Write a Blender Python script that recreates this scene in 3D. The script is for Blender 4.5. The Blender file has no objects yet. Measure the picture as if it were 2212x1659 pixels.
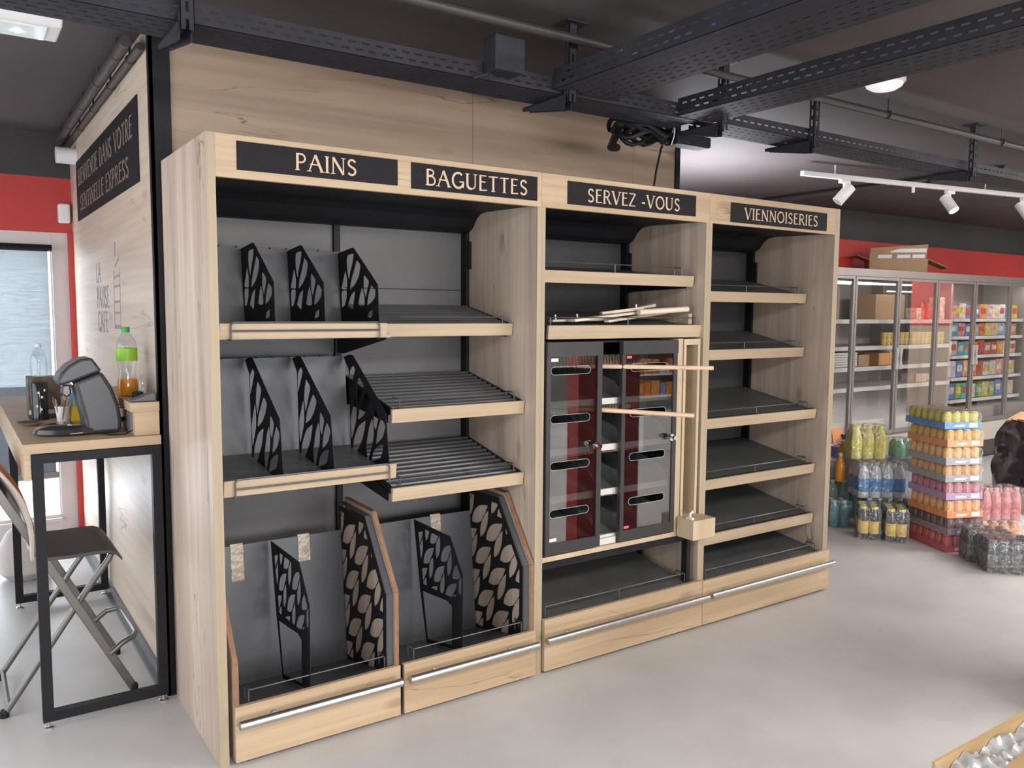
import bpy, bmesh, math, random
from mathutils import Vector, Matrix
random.seed(7)
S = bpy.context.scene
COL = S.collection
PI = math.pi

# ------------------------------------------------------------------ camera
YAW, PITCH, ROLL = 0.5973251, 0.0873288, 0.0067113
cam_d = bpy.data.cameras.new('camera')
cam_d.sensor_width = 36.0
cam_d.lens = 1787.65 / 2212 * 36.0
cam_d.clip_start = 0.05
cam = bpy.data.objects.new('camera', cam_d)
COL.objects.link(cam)
_f = Vector((math.sin(YAW) * math.cos(PITCH), math.cos(YAW) * math.cos(PITCH), -math.sin(PITCH)))
_r = Vector((math.cos(YAW), -math.sin(YAW), 0))
_u = _r.cross(_f)
r2 = math.cos(ROLL) * _r + math.sin(ROLL) * _u
u2 = -math.sin(ROLL) * _r + math.cos(ROLL) * _u
M = Matrix((r2, u2, -_f)).transposed().to_4x4()
M.translation = Vector((-0.72, -2.86, 1.6))
cam.matrix_world = M
S.camera = cam

# ------------------------------------------------------------------ view + world + lights
S.view_settings.view_transform = 'Standard'
S.view_settings.look = 'None'
S.view_settings.exposure = 1.12
S.view_settings.gamma = 1.0
S.view_settings.use_curve_mapping = False
W = bpy.data.worlds.new('world')
S.world = W
W.use_nodes = True
W.node_tree.nodes['Background'].inputs[0].default_value = (0.80, 0.90, 1.0, 1)
W.node_tree.nodes['Background'].inputs[1].default_value = 3.0


def area(name, loc, size, power, color, direction):
    d = bpy.data.lights.new(name, 'AREA')
    d.shape = 'RECTANGLE'
    d.size, d.size_y = size
    d.energy = power
    d.color = color
    o = bpy.data.objects.new(name, d)
    COL.objects.link(o)
    o.location = loc
    o.rotation_euler = Vector(direction).to_track_quat('-Z', 'Y').to_euler()
    return o


# daylight through the blinds of the window on the left
area('window_daylight', (-1.6, 3.75, 1.25), (3.2, 2.4), 130, (0.83, 0.92, 1.0), (0, -1, -0.1))
# daylight from the glazed shop front left of the camera
area('daylight_and_fill', (-2.8, 0.0, 1.4), (6.0, 2.0), 62, (0.93, 0.96, 1.0), (1, 0.1, -0.05))
area('daylight_and_fill', (1.8, -8.8, 1.25), (7.0, 2.0), 210, (0.98, 0.98, 1.0), (0, 1, 0.0))  # unseen fill added behind the camera to lighten the shelf interiors
# ceiling luminaires of the shop
WARM = (1.0, 0.95, 0.90)
area('ceiling_luminaire', (0.4, -3.6, 2.60), (2.6, 0.5), 44, WARM, (0, 0.3, -1))
area('ceiling_luminaire', (3.4, -3.2, 2.60), (2.6, 0.5), 48, WARM, (0, 0.3, -1))
area('ceiling_luminaire', (7.0, -1.6, 2.60), (2.6, 0.5), 60, WARM, (0, 0.2, -1))
area('ceiling_luminaire', (11.0, -1.6, 2.60), (3.0, 0.5), 80, WARM, (0, 0.2, -1))
area('ceiling_luminaire', (7.0, -5.5, 2.60), (3.0, 0.5), 80, WARM, (0, 0, -1))
# hidden light added behind the bread unit to brighten the ceiling there
area('ceiling_patch_fill', (4.0, 1.55, 1.9), (0.9, 0.5), 30, (0.93, 0.95, 1.0), (-0.1, 0.15, 1))
# fridge interior lighting
area('fridge_strip_light', (7.3, 1.90, 1.93), (3.2, 0.06), 1.8, (1.0, 0.95, 0.88), (0, 0.55, -1))
area('fridge_strip_light', (9.4, 1.90, 1.93), (1.4, 0.06), 2.0, (1.0, 0.97, 0.92), (0, 0.55, -1))


# ------------------------------------------------------------------ materials
MAT = {}


def srgb(r, g, b):
    f = lambda c: ((c / 255 + 0.055) / 1.055) ** 2.4 if c > 10 else c / 255 / 12.92
    return (f(r), f(g), f(b), 1)


def plain(name, col, rough=0.6, metal=0.0, noise=0.0, nscale=8.0, bump=0.0, spec=0.5, emis=None):
    if name in MAT:
        return MAT[name]
    m = bpy.data.materials.new(name)
    m.use_nodes = True
    nt = m.node_tree
    b = nt.nodes['Principled BSDF']
    b.inputs['Base Color'].default_value = col
    b.inputs['Roughness'].default_value = rough
    b.inputs['Metallic'].default_value = metal
    b.inputs['Specular IOR Level'].default_value = spec
    tc = nt.nodes.new('ShaderNodeTexCoord')
    n = nt.nodes.new('ShaderNodeTexNoise')
    n.inputs['Scale'].default_value = nscale
    n.inputs['Detail'].default_value = 5
    nt.links.new(tc.outputs['Object'], n.inputs['Vector'])
    mx = nt.nodes.new('ShaderNodeMixRGB')
    mx.blend_type = 'MULTIPLY'
    mx.inputs[0].default_value = 1.0
    mx.inputs[1].default_value = col
    mr = nt.nodes.new('ShaderNodeMapRange')
    mr.inputs[1].default_value = 0.3
    mr.inputs[2].default_value = 0.7
    mr.inputs[3].default_value = 1 - noise
    mr.inputs[4].default_value = 1 + noise
    nt.links.new(n.outputs['Fac'], mr.inputs[0])
    nt.links.new(mr.outputs[0], mx.inputs[2])
    nt.links.new(mx.outputs[0], b.inputs['Base Color'])
    if bump:
        bp = nt.nodes.new('ShaderNodeBump')
        bp.inputs['Strength'].default_value = bump
        bp.inputs['Distance'].default_value = 0.01
        nt.links.new(n.outputs['Fac'], bp.inputs['Height'])
        nt.links.new(bp.outputs[0], b.inputs['Normal'])
    if emis:
        b.inputs['Emission Color'].default_value = emis[0]
        b.inputs['Emission Strength'].default_value = emis[1]
    MAT[name] = m
    return m


def wood(name, light, dark, axis, rough=0.5, crack=1.0, scale=1.0):
    """oak decor; the grain runs along the given axis"""
    m = bpy.data.materials.new(name)
    m.use_nodes = True
    nt = m.node_tree
    N, L = nt.nodes, nt.links
    b = N['Principled BSDF']
    b.inputs['Roughness'].default_value = rough
    b.inputs['Specular IOR Level'].default_value = 0.35
    tc = N.new('ShaderNodeTexCoord')
    oi = N.new('ShaderNodeObjectInfo')
    add = N.new('ShaderNodeVectorMath')
    mul = N.new('ShaderNodeMath'); mul.operation = 'MULTIPLY'; mul.inputs[1].default_value = 9.0
    L.new(oi.outputs['Random'], mul.inputs[0])
    L.new(tc.outputs['Object'], add.inputs[0])
    L.new(mul.outputs[0], add.inputs[1])

    def mapped(along, across):
        mp = N.new('ShaderNodeMapping')
        s = [across * scale] * 3
        s[axis] = along * scale
        mp.inputs['Scale'].default_value = s
        L.new(add.outputs[0], mp.inputs['Vector'])
        return mp.outputs[0]

    def noise(vec, sc, det, dist=0.0):
        n = N.new('ShaderNodeTexNoise')
        n.inputs['Scale'].default_value = sc
        n.inputs['Detail'].default_value = det
        n.inputs['Distortion'].default_value = dist
        L.new(vec, n.inputs['Vector'])
        return n.outputs['Fac']

    n1 = noise(mapped(0.5, 7), 1.0, 8, 0.8)
    n2 = noise(mapped(1.5, 60), 1.0, 3)
    n3 = noise(mapped(0.35, 2.2), 1.3, 4, 1.5)
    ramp = N.new('ShaderNodeValToRGB')
    e = ramp.color_ramp.elements
    e[0].position = 0.3; e[0].color = dark
    e[1].position = 0.68; e[1].color = light
    L.new(n1, ramp.inputs[0])
    # fine fibres
    mr = N.new('ShaderNodeMapRange')
    mr.inputs[1].default_value = 0.35; mr.inputs[2].default_value = 0.65
    mr.inputs[3].default_value = 0.93; mr.inputs[4].default_value = 1.05
    L.new(n2, mr.inputs[0])
    m1 = N.new('ShaderNodeMixRGB'); m1.blend_type = 'MULTIPLY'; m1.inputs[0].default_value = 1
    L.new(ramp.outputs[0], m1.inputs[1]); L.new(mr.outputs[0], m1.inputs[2])
    # cracks: thin iso lines of a stretched noise, present only in patches
    sb = N.new('ShaderNodeMath'); sb.operation = 'SUBTRACT'; sb.inputs[1].default_value = 0.5
    L.new(n3, sb.inputs[0])
    ab = N.new('ShaderNodeMath'); ab.operation = 'ABSOLUTE'
    L.new(sb.outputs[0], ab.inputs[0])
    cr = N.new('ShaderNodeMapRange')
    cr.inputs[1].default_value = 0.0; cr.inputs[2].default_value = 0.007
    cr.inputs[3].default_value = 1.0; cr.inputs[4].default_value = 0.0
    L.new(ab.outputs[0], cr.inputs[0])
    n4 = noise(mapped(1.1, 4.0), 1.5, 2)
    pm = N.new('ShaderNodeMapRange')
    pm.inputs[1].default_value = 0.53; pm.inputs[2].default_value = 0.63
    pm.inputs[3].default_value = 0.0; pm.inputs[4].default_value = 0.75 * crack
    L.new(n4, pm.inputs[0])
    mm = N.new('ShaderNodeMath'); mm.operation = 'MULTIPLY'
    L.new(cr.outputs[0], mm.inputs[0]); L.new(pm.outputs[0], mm.inputs[1])
    m2 = N.new('ShaderNodeMixRGB')
    L.new(mm.outputs[0], m2.inputs[0]); L.new(m1.outputs[0], m2.inputs[1])
    m2.inputs[2].default_value = (dark[0] * 0.3, dark[1] * 0.25, dark[2] * 0.22, 1)
    # knots
    vo = N.new('ShaderNodeTexVoronoi'); vo.inputs['Scale'].default_value = 1.0
    L.new(mapped(1.4, 3.6), vo.inputs['Vector'])
    kn = N.new('ShaderNodeMapRange')
    kn.inputs[1].default_value = 0.03; kn.inputs[2].default_value = 0.10
    kn.inputs[3].default_value = 0.6 * crack; kn.inputs[4].default_value = 0.0
    L.new(vo.outputs['Distance'], kn.inputs[0])
    m3 = N.new('ShaderNodeMixRGB')
    L.new(kn.outputs[0], m3.inputs[0]); L.new(m2.outputs[0], m3.inputs[1])
    m3.inputs[2].default_value = (dark[0] * 0.5, dark[1] * 0.42, dark[2] * 0.35, 1)
    L.new(m3.outputs[0], b.inputs['Base Color'])
    bp = N.new('ShaderNodeBump'); bp.inputs['Strength'].default_value = 0.15; bp.inputs['Distance'].default_value = 0.002
    L.new(n2, bp.inputs['Height']); L.new(bp.outputs[0], b.inputs['Normal'])
    MAT[name] = m
    return m


def clear(name, tint=(1, 1, 1, 1), ior=1.45, rough=0.02, bump=0.0, bscale=30.0, minrefl=0.0, milk=0.0):
    if name in MAT:
        return MAT[name]
    m = bpy.data.materials.new(name)
    m.use_nodes = True
    nt = m.node_tree
    N, L = nt.nodes, nt.links
    for n in list(N):
        N.remove(n)
    out = N.new('ShaderNodeOutputMaterial')
    tr = N.new('ShaderNodeBsdfTransparent'); tr.inputs[0].default_value = tint
    gl = N.new('ShaderNodeBsdfGlossy'); gl.inputs['Roughness'].default_value = rough
    fr = N.new('ShaderNodeFresnel')
    ge = N.new('ShaderNodeNewGeometry')
    io = N.new('ShaderNodeMapRange')          # same reflectance on both faces of a thin pane
    io.inputs[3].default_value = ior; io.inputs[4].default_value = 1 / ior
    L.new(ge.outputs['Backfacing'], io.inputs[0]); L.new(io.outputs[0], fr.inputs[0])
    mx = N.new('ShaderNodeMixShader')
    if minrefl:
        ad = N.new('ShaderNodeMath'); ad.operation = 'ADD'; ad.use_clamp = True
        ad.inputs[1].default_value = minrefl
        L.new(fr.outputs[0], ad.inputs[0]); L.new(ad.outputs[0], mx.inputs[0])
    else:
        L.new(fr.outputs[0], mx.inputs[0])
    if milk:
        df = N.new('ShaderNodeBsdfDiffuse'); df.inputs[0].default_value = (0.8, 0.8, 0.82, 1)
        mk = N.new('ShaderNodeMixShader'); mk.inputs[0].default_value = milk
        L.new(tr.outputs[0], mk.inputs[1]); L.new(df.outputs[0], mk.inputs[2]); L.new(mk.outputs[0], mx.inputs[1])
    else:
        L.new(tr.outputs[0], mx.inputs[1])
    L.new(gl.outputs[0], mx.inputs[2])
    L.new(mx.outputs[0], out.inputs[0])
    if bump:
        tc = N.new('ShaderNodeTexCoord')
        n = N.new('ShaderNodeTexNoise'); n.inputs['Scale'].default_value = bscale; n.inputs['Distortion'].default_value = 1.5
        L.new(tc.outputs['Object'], n.inputs['Vector'])
        bp = N.new('ShaderNodeBump'); bp.inputs['Strength'].default_value = bump; bp.inputs['Distance'].default_value = 0.02
        L.new(n.outputs['Fac'], bp.inputs['Height'])
        L.new(bp.outputs[0], gl.inputs['Normal']); L.new(bp.outputs[0], fr.inputs['Normal'])
    MAT[name] = m
    return m


w_front = wood('oak_front', (0.545, 0.415, 0.275, 1), (0.42, 0.30, 0.185, 1), 0, crack=0.8)
w_board = wood('oak_board', (0.50, 0.39, 0.268, 1), (0.42, 0.32, 0.212, 1), 0, crack=0.25)
w_edge = wood('oak_edge', (0.42, 0.345, 0.235, 1), (0.36, 0.29, 0.20, 1), 2, crack=0.0)
w_side = wood('oak_side', (0.62, 0.51, 0.42, 1), (0.42, 0.33, 0.26, 1), 2, crack=0.9)
w_wall = wood('oak_wall_shaded', (0.44, 0.33, 0.24, 1), (0.32, 0.225, 0.155, 1), 0, crack=1.0, scale=0.8)  # darkened oak: shade on the upper wall is put into its colour
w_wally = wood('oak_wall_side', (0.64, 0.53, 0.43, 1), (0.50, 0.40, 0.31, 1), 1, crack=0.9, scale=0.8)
w_box = wood('oak_box', (0.56, 0.45, 0.31, 1), (0.46, 0.35, 0.23, 1), 2, crack=0.3)
w_ctr = wood('oak_counter', (0.55, 0.41, 0.27, 1), (0.43, 0.31, 0.20, 1), 0, crack=0.2)
w_dowel = wood('beech_dowel', (0.72, 0.52, 0.36, 1), (0.62, 0.43, 0.29, 1), 0, crack=0.0)
w_let = plain('letter_wood', (0.62, 0.47, 0.32, 1), 0.55, noise=0.06)
brown = plain('brown_edge_band', (0.25, 0.13, 0.07, 1), 0.5, noise=0.15, nscale=30)
black = plain('black_powder_coat', (0.012, 0.012, 0.0145, 1), 0.55, noise=0.15, spec=0.22)
tray_m = plain('dark_tray_metal', (0.026, 0.027, 0.035, 1), 0.6, noise=0.2, spec=0.25)
sheet = plain('dark_grey_sheet', (0.072, 0.076, 0.083, 1), 0.42, metal=0.2, noise=0.12, nscale=3)
deck = plain('shelf_deck', (0.082, 0.087, 0.088, 1), 0.5, noise=0.15, nscale=5)
backm = plain('back_panel_metal', (0.12, 0.118, 0.118, 1), 0.6, noise=0.12, nscale=3)
plate = plain('sign_plate', (0.015, 0.014, 0.016, 1), 0.7, noise=0.1, spec=0.2)
steel = plain('brushed_steel', (0.60, 0.585, 0.56, 1), 0.33, metal=1.0, noise=0.08, nscale=40)
chrome = plain('chrome', (0.8, 0.8, 0.8, 1), 0.08, metal=1.0)
wire_m = plain('grey_wire', (0.12, 0.12, 0.125, 1), 0.4, metal=0.5)
white = plain('white_plastic', (0.80, 0.80, 0.80, 1), 0.4, noise=0.02)
offw = plain('off_white', (0.66, 0.64, 0.60, 1), 0.5, noise=0.04)
red_p = plain('red_paint', (0.50, 0.045, 0.04, 1), 0.6, noise=0.06, nscale=2)
grey_f = plain('grey_frame', (0.24, 0.225, 0.215, 1), 0.35, metal=0.4, noise=0.05)
card = plain('cardboard', (0.42, 0.27, 0.16, 1), 0.85, noise=0.08, nscale=12)
card_y = plain('cardboard_yellow', (0.42, 0.29, 0.145, 1), 0.85, noise=0.08, nscale=12)
glass = clear('clear_glass', ior=1.5, rough=0.0, minrefl=0.05)
glass_d = clear('smoked_case_glass', (0.62, 0.64, 0.65, 1), ior=1.5, rough=0.0, minrefl=0.16)
glass_f = clear('fridge_glass', ior=1.5, rough=0.005, minrefl=0.10)
film = clear('shrink_film', (0.97, 0.98, 0.99, 1), ior=1.35, rough=0.15, bump=0.8, bscale=22, minrefl=0.06, milk=0.06)
pet = clear('clear_plastic_bottle', (0.93, 0.95, 0.95, 1), ior=1.4, rough=0.05, minrefl=0.03)


def floor_mat():
    m = bpy.data.materials.new('polished_concrete')
    m.use_nodes = True
    nt = m.node_tree; N, L = nt.nodes, nt.links
    b = N['Principled BSDF']
    tc = N.new('ShaderNodeTexCoord')
    n = N.new('ShaderNodeTexNoise'); n.inputs['Scale'].default_value = 1.3; n.inputs['Detail'].default_value = 9; n.inputs['Roughness'].default_value = 0.6
    L.new(tc.outputs['Object'], n.inputs['Vector'])
    r = N.new('ShaderNodeValToRGB'); e = r.color_ramp.elements
    e[0].position = 0.32; e[0].color = (0.455, 0.447, 0.44, 1)
    e[1].position = 0.72; e[1].color = (0.585, 0.577, 0.57, 1)
    L.new(n.outputs['Fac'], r.inputs[0]); L.new(r.outputs[0], b.inputs['Base Color'])
    n2 = N.new('ShaderNodeTexNoise'); n2.inputs['Scale'].default_value = 4; n2.inputs['Detail'].default_value = 6
    L.new(tc.outputs['Object'], n2.inputs['Vector'])
    mr = N.new('ShaderNodeMapRange'); mr.inputs[3].default_value = 0.30; mr.inputs[4].default_value = 0.55
    L.new(n2.outputs['Fac'], mr.inputs[0]); L.new(mr.outputs[0], b.inputs['Roughness'])
    return m


def blind_mat(name, col, transp):
    m = bpy.data.materials.new(name)
    m.use_nodes = True
    nt = m.node_tree; N, L = nt.nodes, nt.links
    for n in list(N):
        N.remove(n)
    out = N.new('ShaderNodeOutputMaterial')
    tc = N.new('ShaderNodeTexCoord')
    mp = N.new('ShaderNodeMapping'); mp.inputs['Scale'].default_value = (9, 9, 160)
    L.new(tc.outputs['Object'], mp.inputs[0])
    n = N.new('ShaderNodeTexNoise'); n.inputs['Scale'].default_value = 2; n.inputs['Detail'].default_value = 3
    L.new(mp.outputs[0], n.inputs['Vector'])
    mr = N.new('ShaderNodeMapRange'); mr.inputs[1].default_value = 0.3; mr.inputs[2].default_value = 0.7
    mr.inputs[3].default_value = transp * 0.5; mr.inputs[4].default_value = transp * 1.5
    L.new(n.outputs['Fac'], mr.inputs[0])
    t1 = N.new('ShaderNodeBsdfTranslucent'); t1.inputs[0].default_value = col
    d1 = N.new('ShaderNodeBsdfDiffuse'); d1.inputs[0].default_value = col
    tr = N.new('ShaderNodeBsdfTransparent')
    m1 = N.new('ShaderNodeMixShader'); m1.inputs[0].default_value = 0.35
    L.new(t1.outputs[0], m1.inputs[1]); L.new(d1.outputs[0], m1.inputs[2])
    m2 = N.new('ShaderNodeMixShader')
    L.new(mr.outputs[0], m2.inputs[0]); L.new(m1.outputs[0], m2.inputs[1]); L.new(tr.outputs[0], m2.inputs[2])
    L.new(m2.outputs[0], out.inputs[0])
    return m


# ------------------------------------------------------------------ mesh helpers
class MB:
    def __init__(s):
        s.v = []; s.f = []; s.fm = []; s.cur = 0

    def quad(s, *p):
        i = len(s.v); s.v += [Vector(q) for q in p]
        s.f.append(tuple(range(i, i + len(p)))); s.fm.append(s.cur)
        return s

    def hexa(s, p):
        i = len(s.v); s.v += [Vector(q) for q in p]
        for f in ((0, 3, 2, 1), (4, 5, 6, 7), (0, 1, 5, 4), (1, 2, 6, 5), (2, 3, 7, 6), (3, 0, 4, 7)):
            s.f.append(tuple(i + k for k in f)); s.fm.append(s.cur)
        return s

    def box(s, x0, x1, y0, y1, z0, z1):
        return s.hexa([(x0, y0, z0), (x1, y0, z0), (x1, y1, z0), (x0, y1, z0),
                       (x0, y0, z1), (x1, y0, z1), (x1, y1, z1), (x0, y1, z1)])

    def prism(s, pts, axis, a0, a1):
        """polygon in the plane normal to axis, extruded from a0 to a1"""
        def mk(p, a):
            if axis == 0: return Vector((a, p[0], p[1]))
            if axis == 1: return Vector((p[0], a, p[1]))
            return Vector((p[0], p[1], a))
        i = len(s.v); n = len(pts)
        s.v += [mk(p, a0) for p in pts] + [mk(p, a1) for p in pts]
        s.f.append(tuple(i + k for k in range(n))); s.fm.append(s.cur)
        s.f.append(tuple(i + n + k for k in reversed(range(n)))); s.fm.append(s.cur)
        for k in range(n):
            j = (k + 1) % n
            s.f.append((i + k, i + n + k, i + n + j, i + j)); s.fm.append(s.cur)
        return s

    def tube(s, pts, r, n=8, cap=True, radii=None):
        pts = [Vector(p) for p in pts]
        rings = []
        prev = None
        for k, p in enumerate(pts):
            if k == 0: d = pts[1] - p
            elif k == len(pts) - 1: d = p - pts[k - 1]
            else: d = (pts[k + 1] - p).normalized() + (p - pts[k - 1]).normalized()
            d.normalize()
            if prev is None:
                a = Vector((0, 0, 1)) if abs(d.z) < 0.9 else Vector((1, 0, 0))
                u = d.cross(a).normalized()
            else:
                u = (prev - d * prev.dot(d)).normalized()
            prev = u
            w = d.cross(u)
            rr = radii[k] if radii else r
            i = len(s.v)
            s.v += [p + (u * math.cos(2 * PI * t / n) + w * math.sin(2 * PI * t / n)) * rr for t in range(n)]
            rings.append(i)
        for a, b in zip(rings, rings[1:]):
            for t in range(n):
                q = (t + 1) % n
                s.f.append((a + t, a + q, b + q, b + t)); s.fm.append(s.cur)
        if cap:
            s.f.append(tuple(rings[0] + t for t in reversed(range(n)))); s.fm.append(s.cur)
            s.f.append(tuple(rings[-1] + t for t in range(n))); s.fm.append(s.cur)
        return s

    def lathe(s, prof, c=(0, 0, 0), n=16, cap=True):
        """profile of (radius, z) around a vertical axis at c"""
        rings = []
        for r, z in prof:
            i = len(s.v)
            s.v += [Vector((c[0] + r * math.cos(2 * PI * t / n), c[1] + r * math.sin(2 * PI * t / n), c[2] + z)) for t in range(n)]
            rings.append(i)
        for a, b in zip(rings, rings[1:]):
            for t in range(n):
                q = (t + 1) % n
                s.f.append((a + t, a + q, b + q, b + t)); s.fm.append(s.cur)
        if cap:
            s.f.append(tuple(rings[0] + t for t in reversed(range(n)))); s.fm.append(s.cur)
            s.f.append(tuple(rings[-1] + t for t in range(n))); s.fm.append(s.cur)
        return s

    def bar(s, a, b, w, h, up=(0, 0, 1)):
        a, b = Vector(a), Vector(b)
        d = (b - a).normalized(); up = Vector(up)
        u = d.cross(up)
        u = u.normalized() if u.length > 1e-6 else Vector((1, 0, 0))
        t = u.cross(d)
        u *= w / 2; t *= h / 2
        return s.hexa([a - u - t, a + u - t, a + u + t, a - u + t, b - u - t, b + u - t, b + u + t, b - u + t])

    def mat(s, k):
        s.cur = k
        return s

    def build(s, name, mats, parent=None, smooth=False, bevel=0.0, seg=2):
        off = Vector((0, 0, 0))
        p = parent
        while p:
            off += p.location; p = p.parent
        me = bpy.data.meshes.new(name)
        me.from_pydata([tuple(v - off) for v in s.v], [], s.f)
        if not isinstance(mats, (list, tuple)): mats = [mats]
        for m in mats: me.materials.append(m)
        for pl, k in zip(me.polygons, s.fm): pl.material_index = k
        bm = bmesh.new(); bm.from_mesh(me)
        bmesh.ops.recalc_face_normals(bm, faces=bm.faces)
        bm.to_mesh(me); bm.free()
        if smooth:
            for pl in me.polygons: pl.use_smooth = True
            me.set_sharp_from_angle(angle=math.radians(40))
        me.update()
        o = bpy.data.objects.new(name, me)
        COL.objects.link(o)
        if parent: o.parent = parent
        if bevel:
            md = o.modifiers.new('bevel', 'BEVEL'); md.width = bevel; md.segments = seg; md.limit_method = 'ANGLE'
        return o


def thing(name, label, cat, loc=(0, 0, 0), group=None):
    o = bpy.data.objects.new(name, None)
    o.empty_display_size = 0.05
    COL.objects.link(o)
    o.location = loc
    o['label'] = label; o['category'] = cat
    if group: o['group'] = group
    return o


def tag(o, label, cat, group=None, kind=None):
    o['label'] = label; o['category'] = cat
    if group: o['group'] = group
    if kind: o['kind'] = kind
    return o


def struct(name, mb, m, **k):
    o = mb.build(name, m, **k); o['kind'] = 'structure'
    return o


def dup(root, loc=None, rz=None, label=None, group=None):
    r = root.copy(); COL.objects.link(r)
    if loc is not None: r.location = loc
    if rz is not None: r.rotation_euler = (0, 0, rz)
    if label: r['label'] = label
    if group: r['group'] = group
    for ch in list(root.children):
        c = ch.copy(); COL.objects.link(c); c.parent = r
        for g in list(ch.children):
            d = g.copy(); COL.objects.link(d); d.parent = c
    return r


def arc(cx, cy, r, a0, a1, n=8, ry=None):
    ry = ry or r
    return [(cx + r * math.cos(math.radians(a0 + (a1 - a0) * k / n)), cy + ry * math.sin(math.radians(a0 + (a1 - a0) * k / n))) for k in range(n + 1)]


def plate_with_holes(outer, holes, axis, pos, thick, name, m, parent):
    """flat sheet cut with holes, lying normal to axis"""
    cu = bpy.data.curves.new('tmp', 'CURVE')
    cu.dimensions = '2D'; cu.fill_mode = 'BOTH'; cu.extrude = thick / 2
    for poly in [outer] + holes:
        sp = cu.splines.new('POLY'); sp.points.add(len(poly) - 1)
        for i, (a, b) in enumerate(poly): sp.points[i].co = (a, b, 0, 1)
        sp.use_cyclic_u = True
    o = bpy.data.objects.new('tmp', cu); COL.objects.link(o)
    bpy.context.view_layer.update()
    dg = bpy.context.evaluated_depsgraph_get()
    me = bpy.data.meshes.new_from_object(o.evaluated_get(dg))
    bpy.data.objects.remove(o)
    off = Vector((0, 0, 0)); p = parent
    while p: off += p.location; p = p.parent
    for v in me.vertices:
        a, b, c = v.co
        w = Vector((pos + c, a, b)) if axis == 0 else (Vector((a, pos + c, b)) if axis == 1 else Vector((a, b, pos + c)))
        v.co = w - off
    bm = bmesh.new(); bm.from_mesh(me); bmesh.ops.remove_doubles(bm, verts=bm.verts, dist=1e-5)
    bmesh.ops.recalc_face_normals(bm, faces=bm.faces); bm.to_mesh(me); bm.free()
    me.materials.clear(); me.materials.append(m)
    for pl in me.polygons: pl.use_smooth = False
    o = bpy.data.objects.new(name, me); COL.objects.link(o); o.parent = parent
    return o


def clip(poly, conv):
    """clip polygon by a convex polygon (both lists of 2D points)"""
    ar = sum(conv[i][0] * conv[(i + 1) % len(conv)][1] - conv[(i + 1) % len(conv)][0] * conv[i][1] for i in range(len(conv)))
    if ar < 0: conv = conv[::-1]
    out = poly
    for i in range(len(conv)):
        a, b = conv[i], conv[(i + 1) % len(conv)]
        ins = lambda p: (b[0] - a[0]) * (p[1] - a[1]) - (b[1] - a[1]) * (p[0] - a[0]) >= 0
        src, out = out, []
        for k in range(len(src)):
            p, q = src[k], src[(k + 1) % len(src)]
            ip, iq = ins(p), ins(q)
            if ip: out.append(p)
            if ip != iq:
                d1 = (b[0] - a[0]) * (p[1] - a[1]) - (b[1] - a[1]) * (p[0] - a[0])
                d2 = (b[0] - a[0]) * (q[1] - a[1]) - (b[1] - a[1]) * (q[0] - a[0])
                t = d1 / (d1 - d2)
                out.append((p[0] + t * (q[0] - p[0]), p[1] + t * (q[1] - p[1])))
        if len(out) < 3: return None
    ar = abs(sum(out[i][0] * out[(i + 1) % len(out)][1] - out[(i + 1) % len(out)][0] * out[i][1] for i in range(len(out)))) / 2
    return out if ar > 2.2e-4 * 0.6 else None


def leaf(cx, cy, ang, ln, wd):
    pts = []
    n = 9
    dx, dy = -math.sin(ang), math.cos(ang)
    px, py = dy, -dx
    for k in range(n):
        t = k / (n - 1)
        w = wd / 2 * math.sin(PI * t ** 0.85) ** 0.95
        pts.append((cx + dx * ln * t + px * w, cy + dy * ln * t + py * w))
    for k in range(n - 2, 0, -1):
        t = k / (n - 1)
        w = wd / 2 * math.sin(PI * t ** 0.85) ** 0.95
        pts.append((cx + dx * ln * t - px * w, cy + dy * ln * t - py * w))
    return pts


def leaf_pattern(conv, s=1.0, oy=0.0, oz=0.0, lean=26, fat=14, thin=22):
    """wheat-ear cut-outs: parallel stems with a wide and a narrow leaf at every node"""
    holes = []
    th = math.radians(lean)
    dn = (-math.sin(th), math.cos(th))
    for i in range(-8, 9):
        for j in range(-8, 10):
            t = (j * 0.128 + (i % 2) * 0.06) * s
            bx = oy + i * 0.135 * s + dn[0] * t
            bz = oz + dn[1] * t
            for (sx, an, ln, wd) in ((0.016, th - math.radians(thin), 0.128, 0.040), (-0.022, th + math.radians(fat), 0.140, 0.056)):
                h = clip(leaf(bx + sx * s, bz, an, ln * s, wd * s), conv)
                if h: holes.append(h)
    return holes


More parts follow.
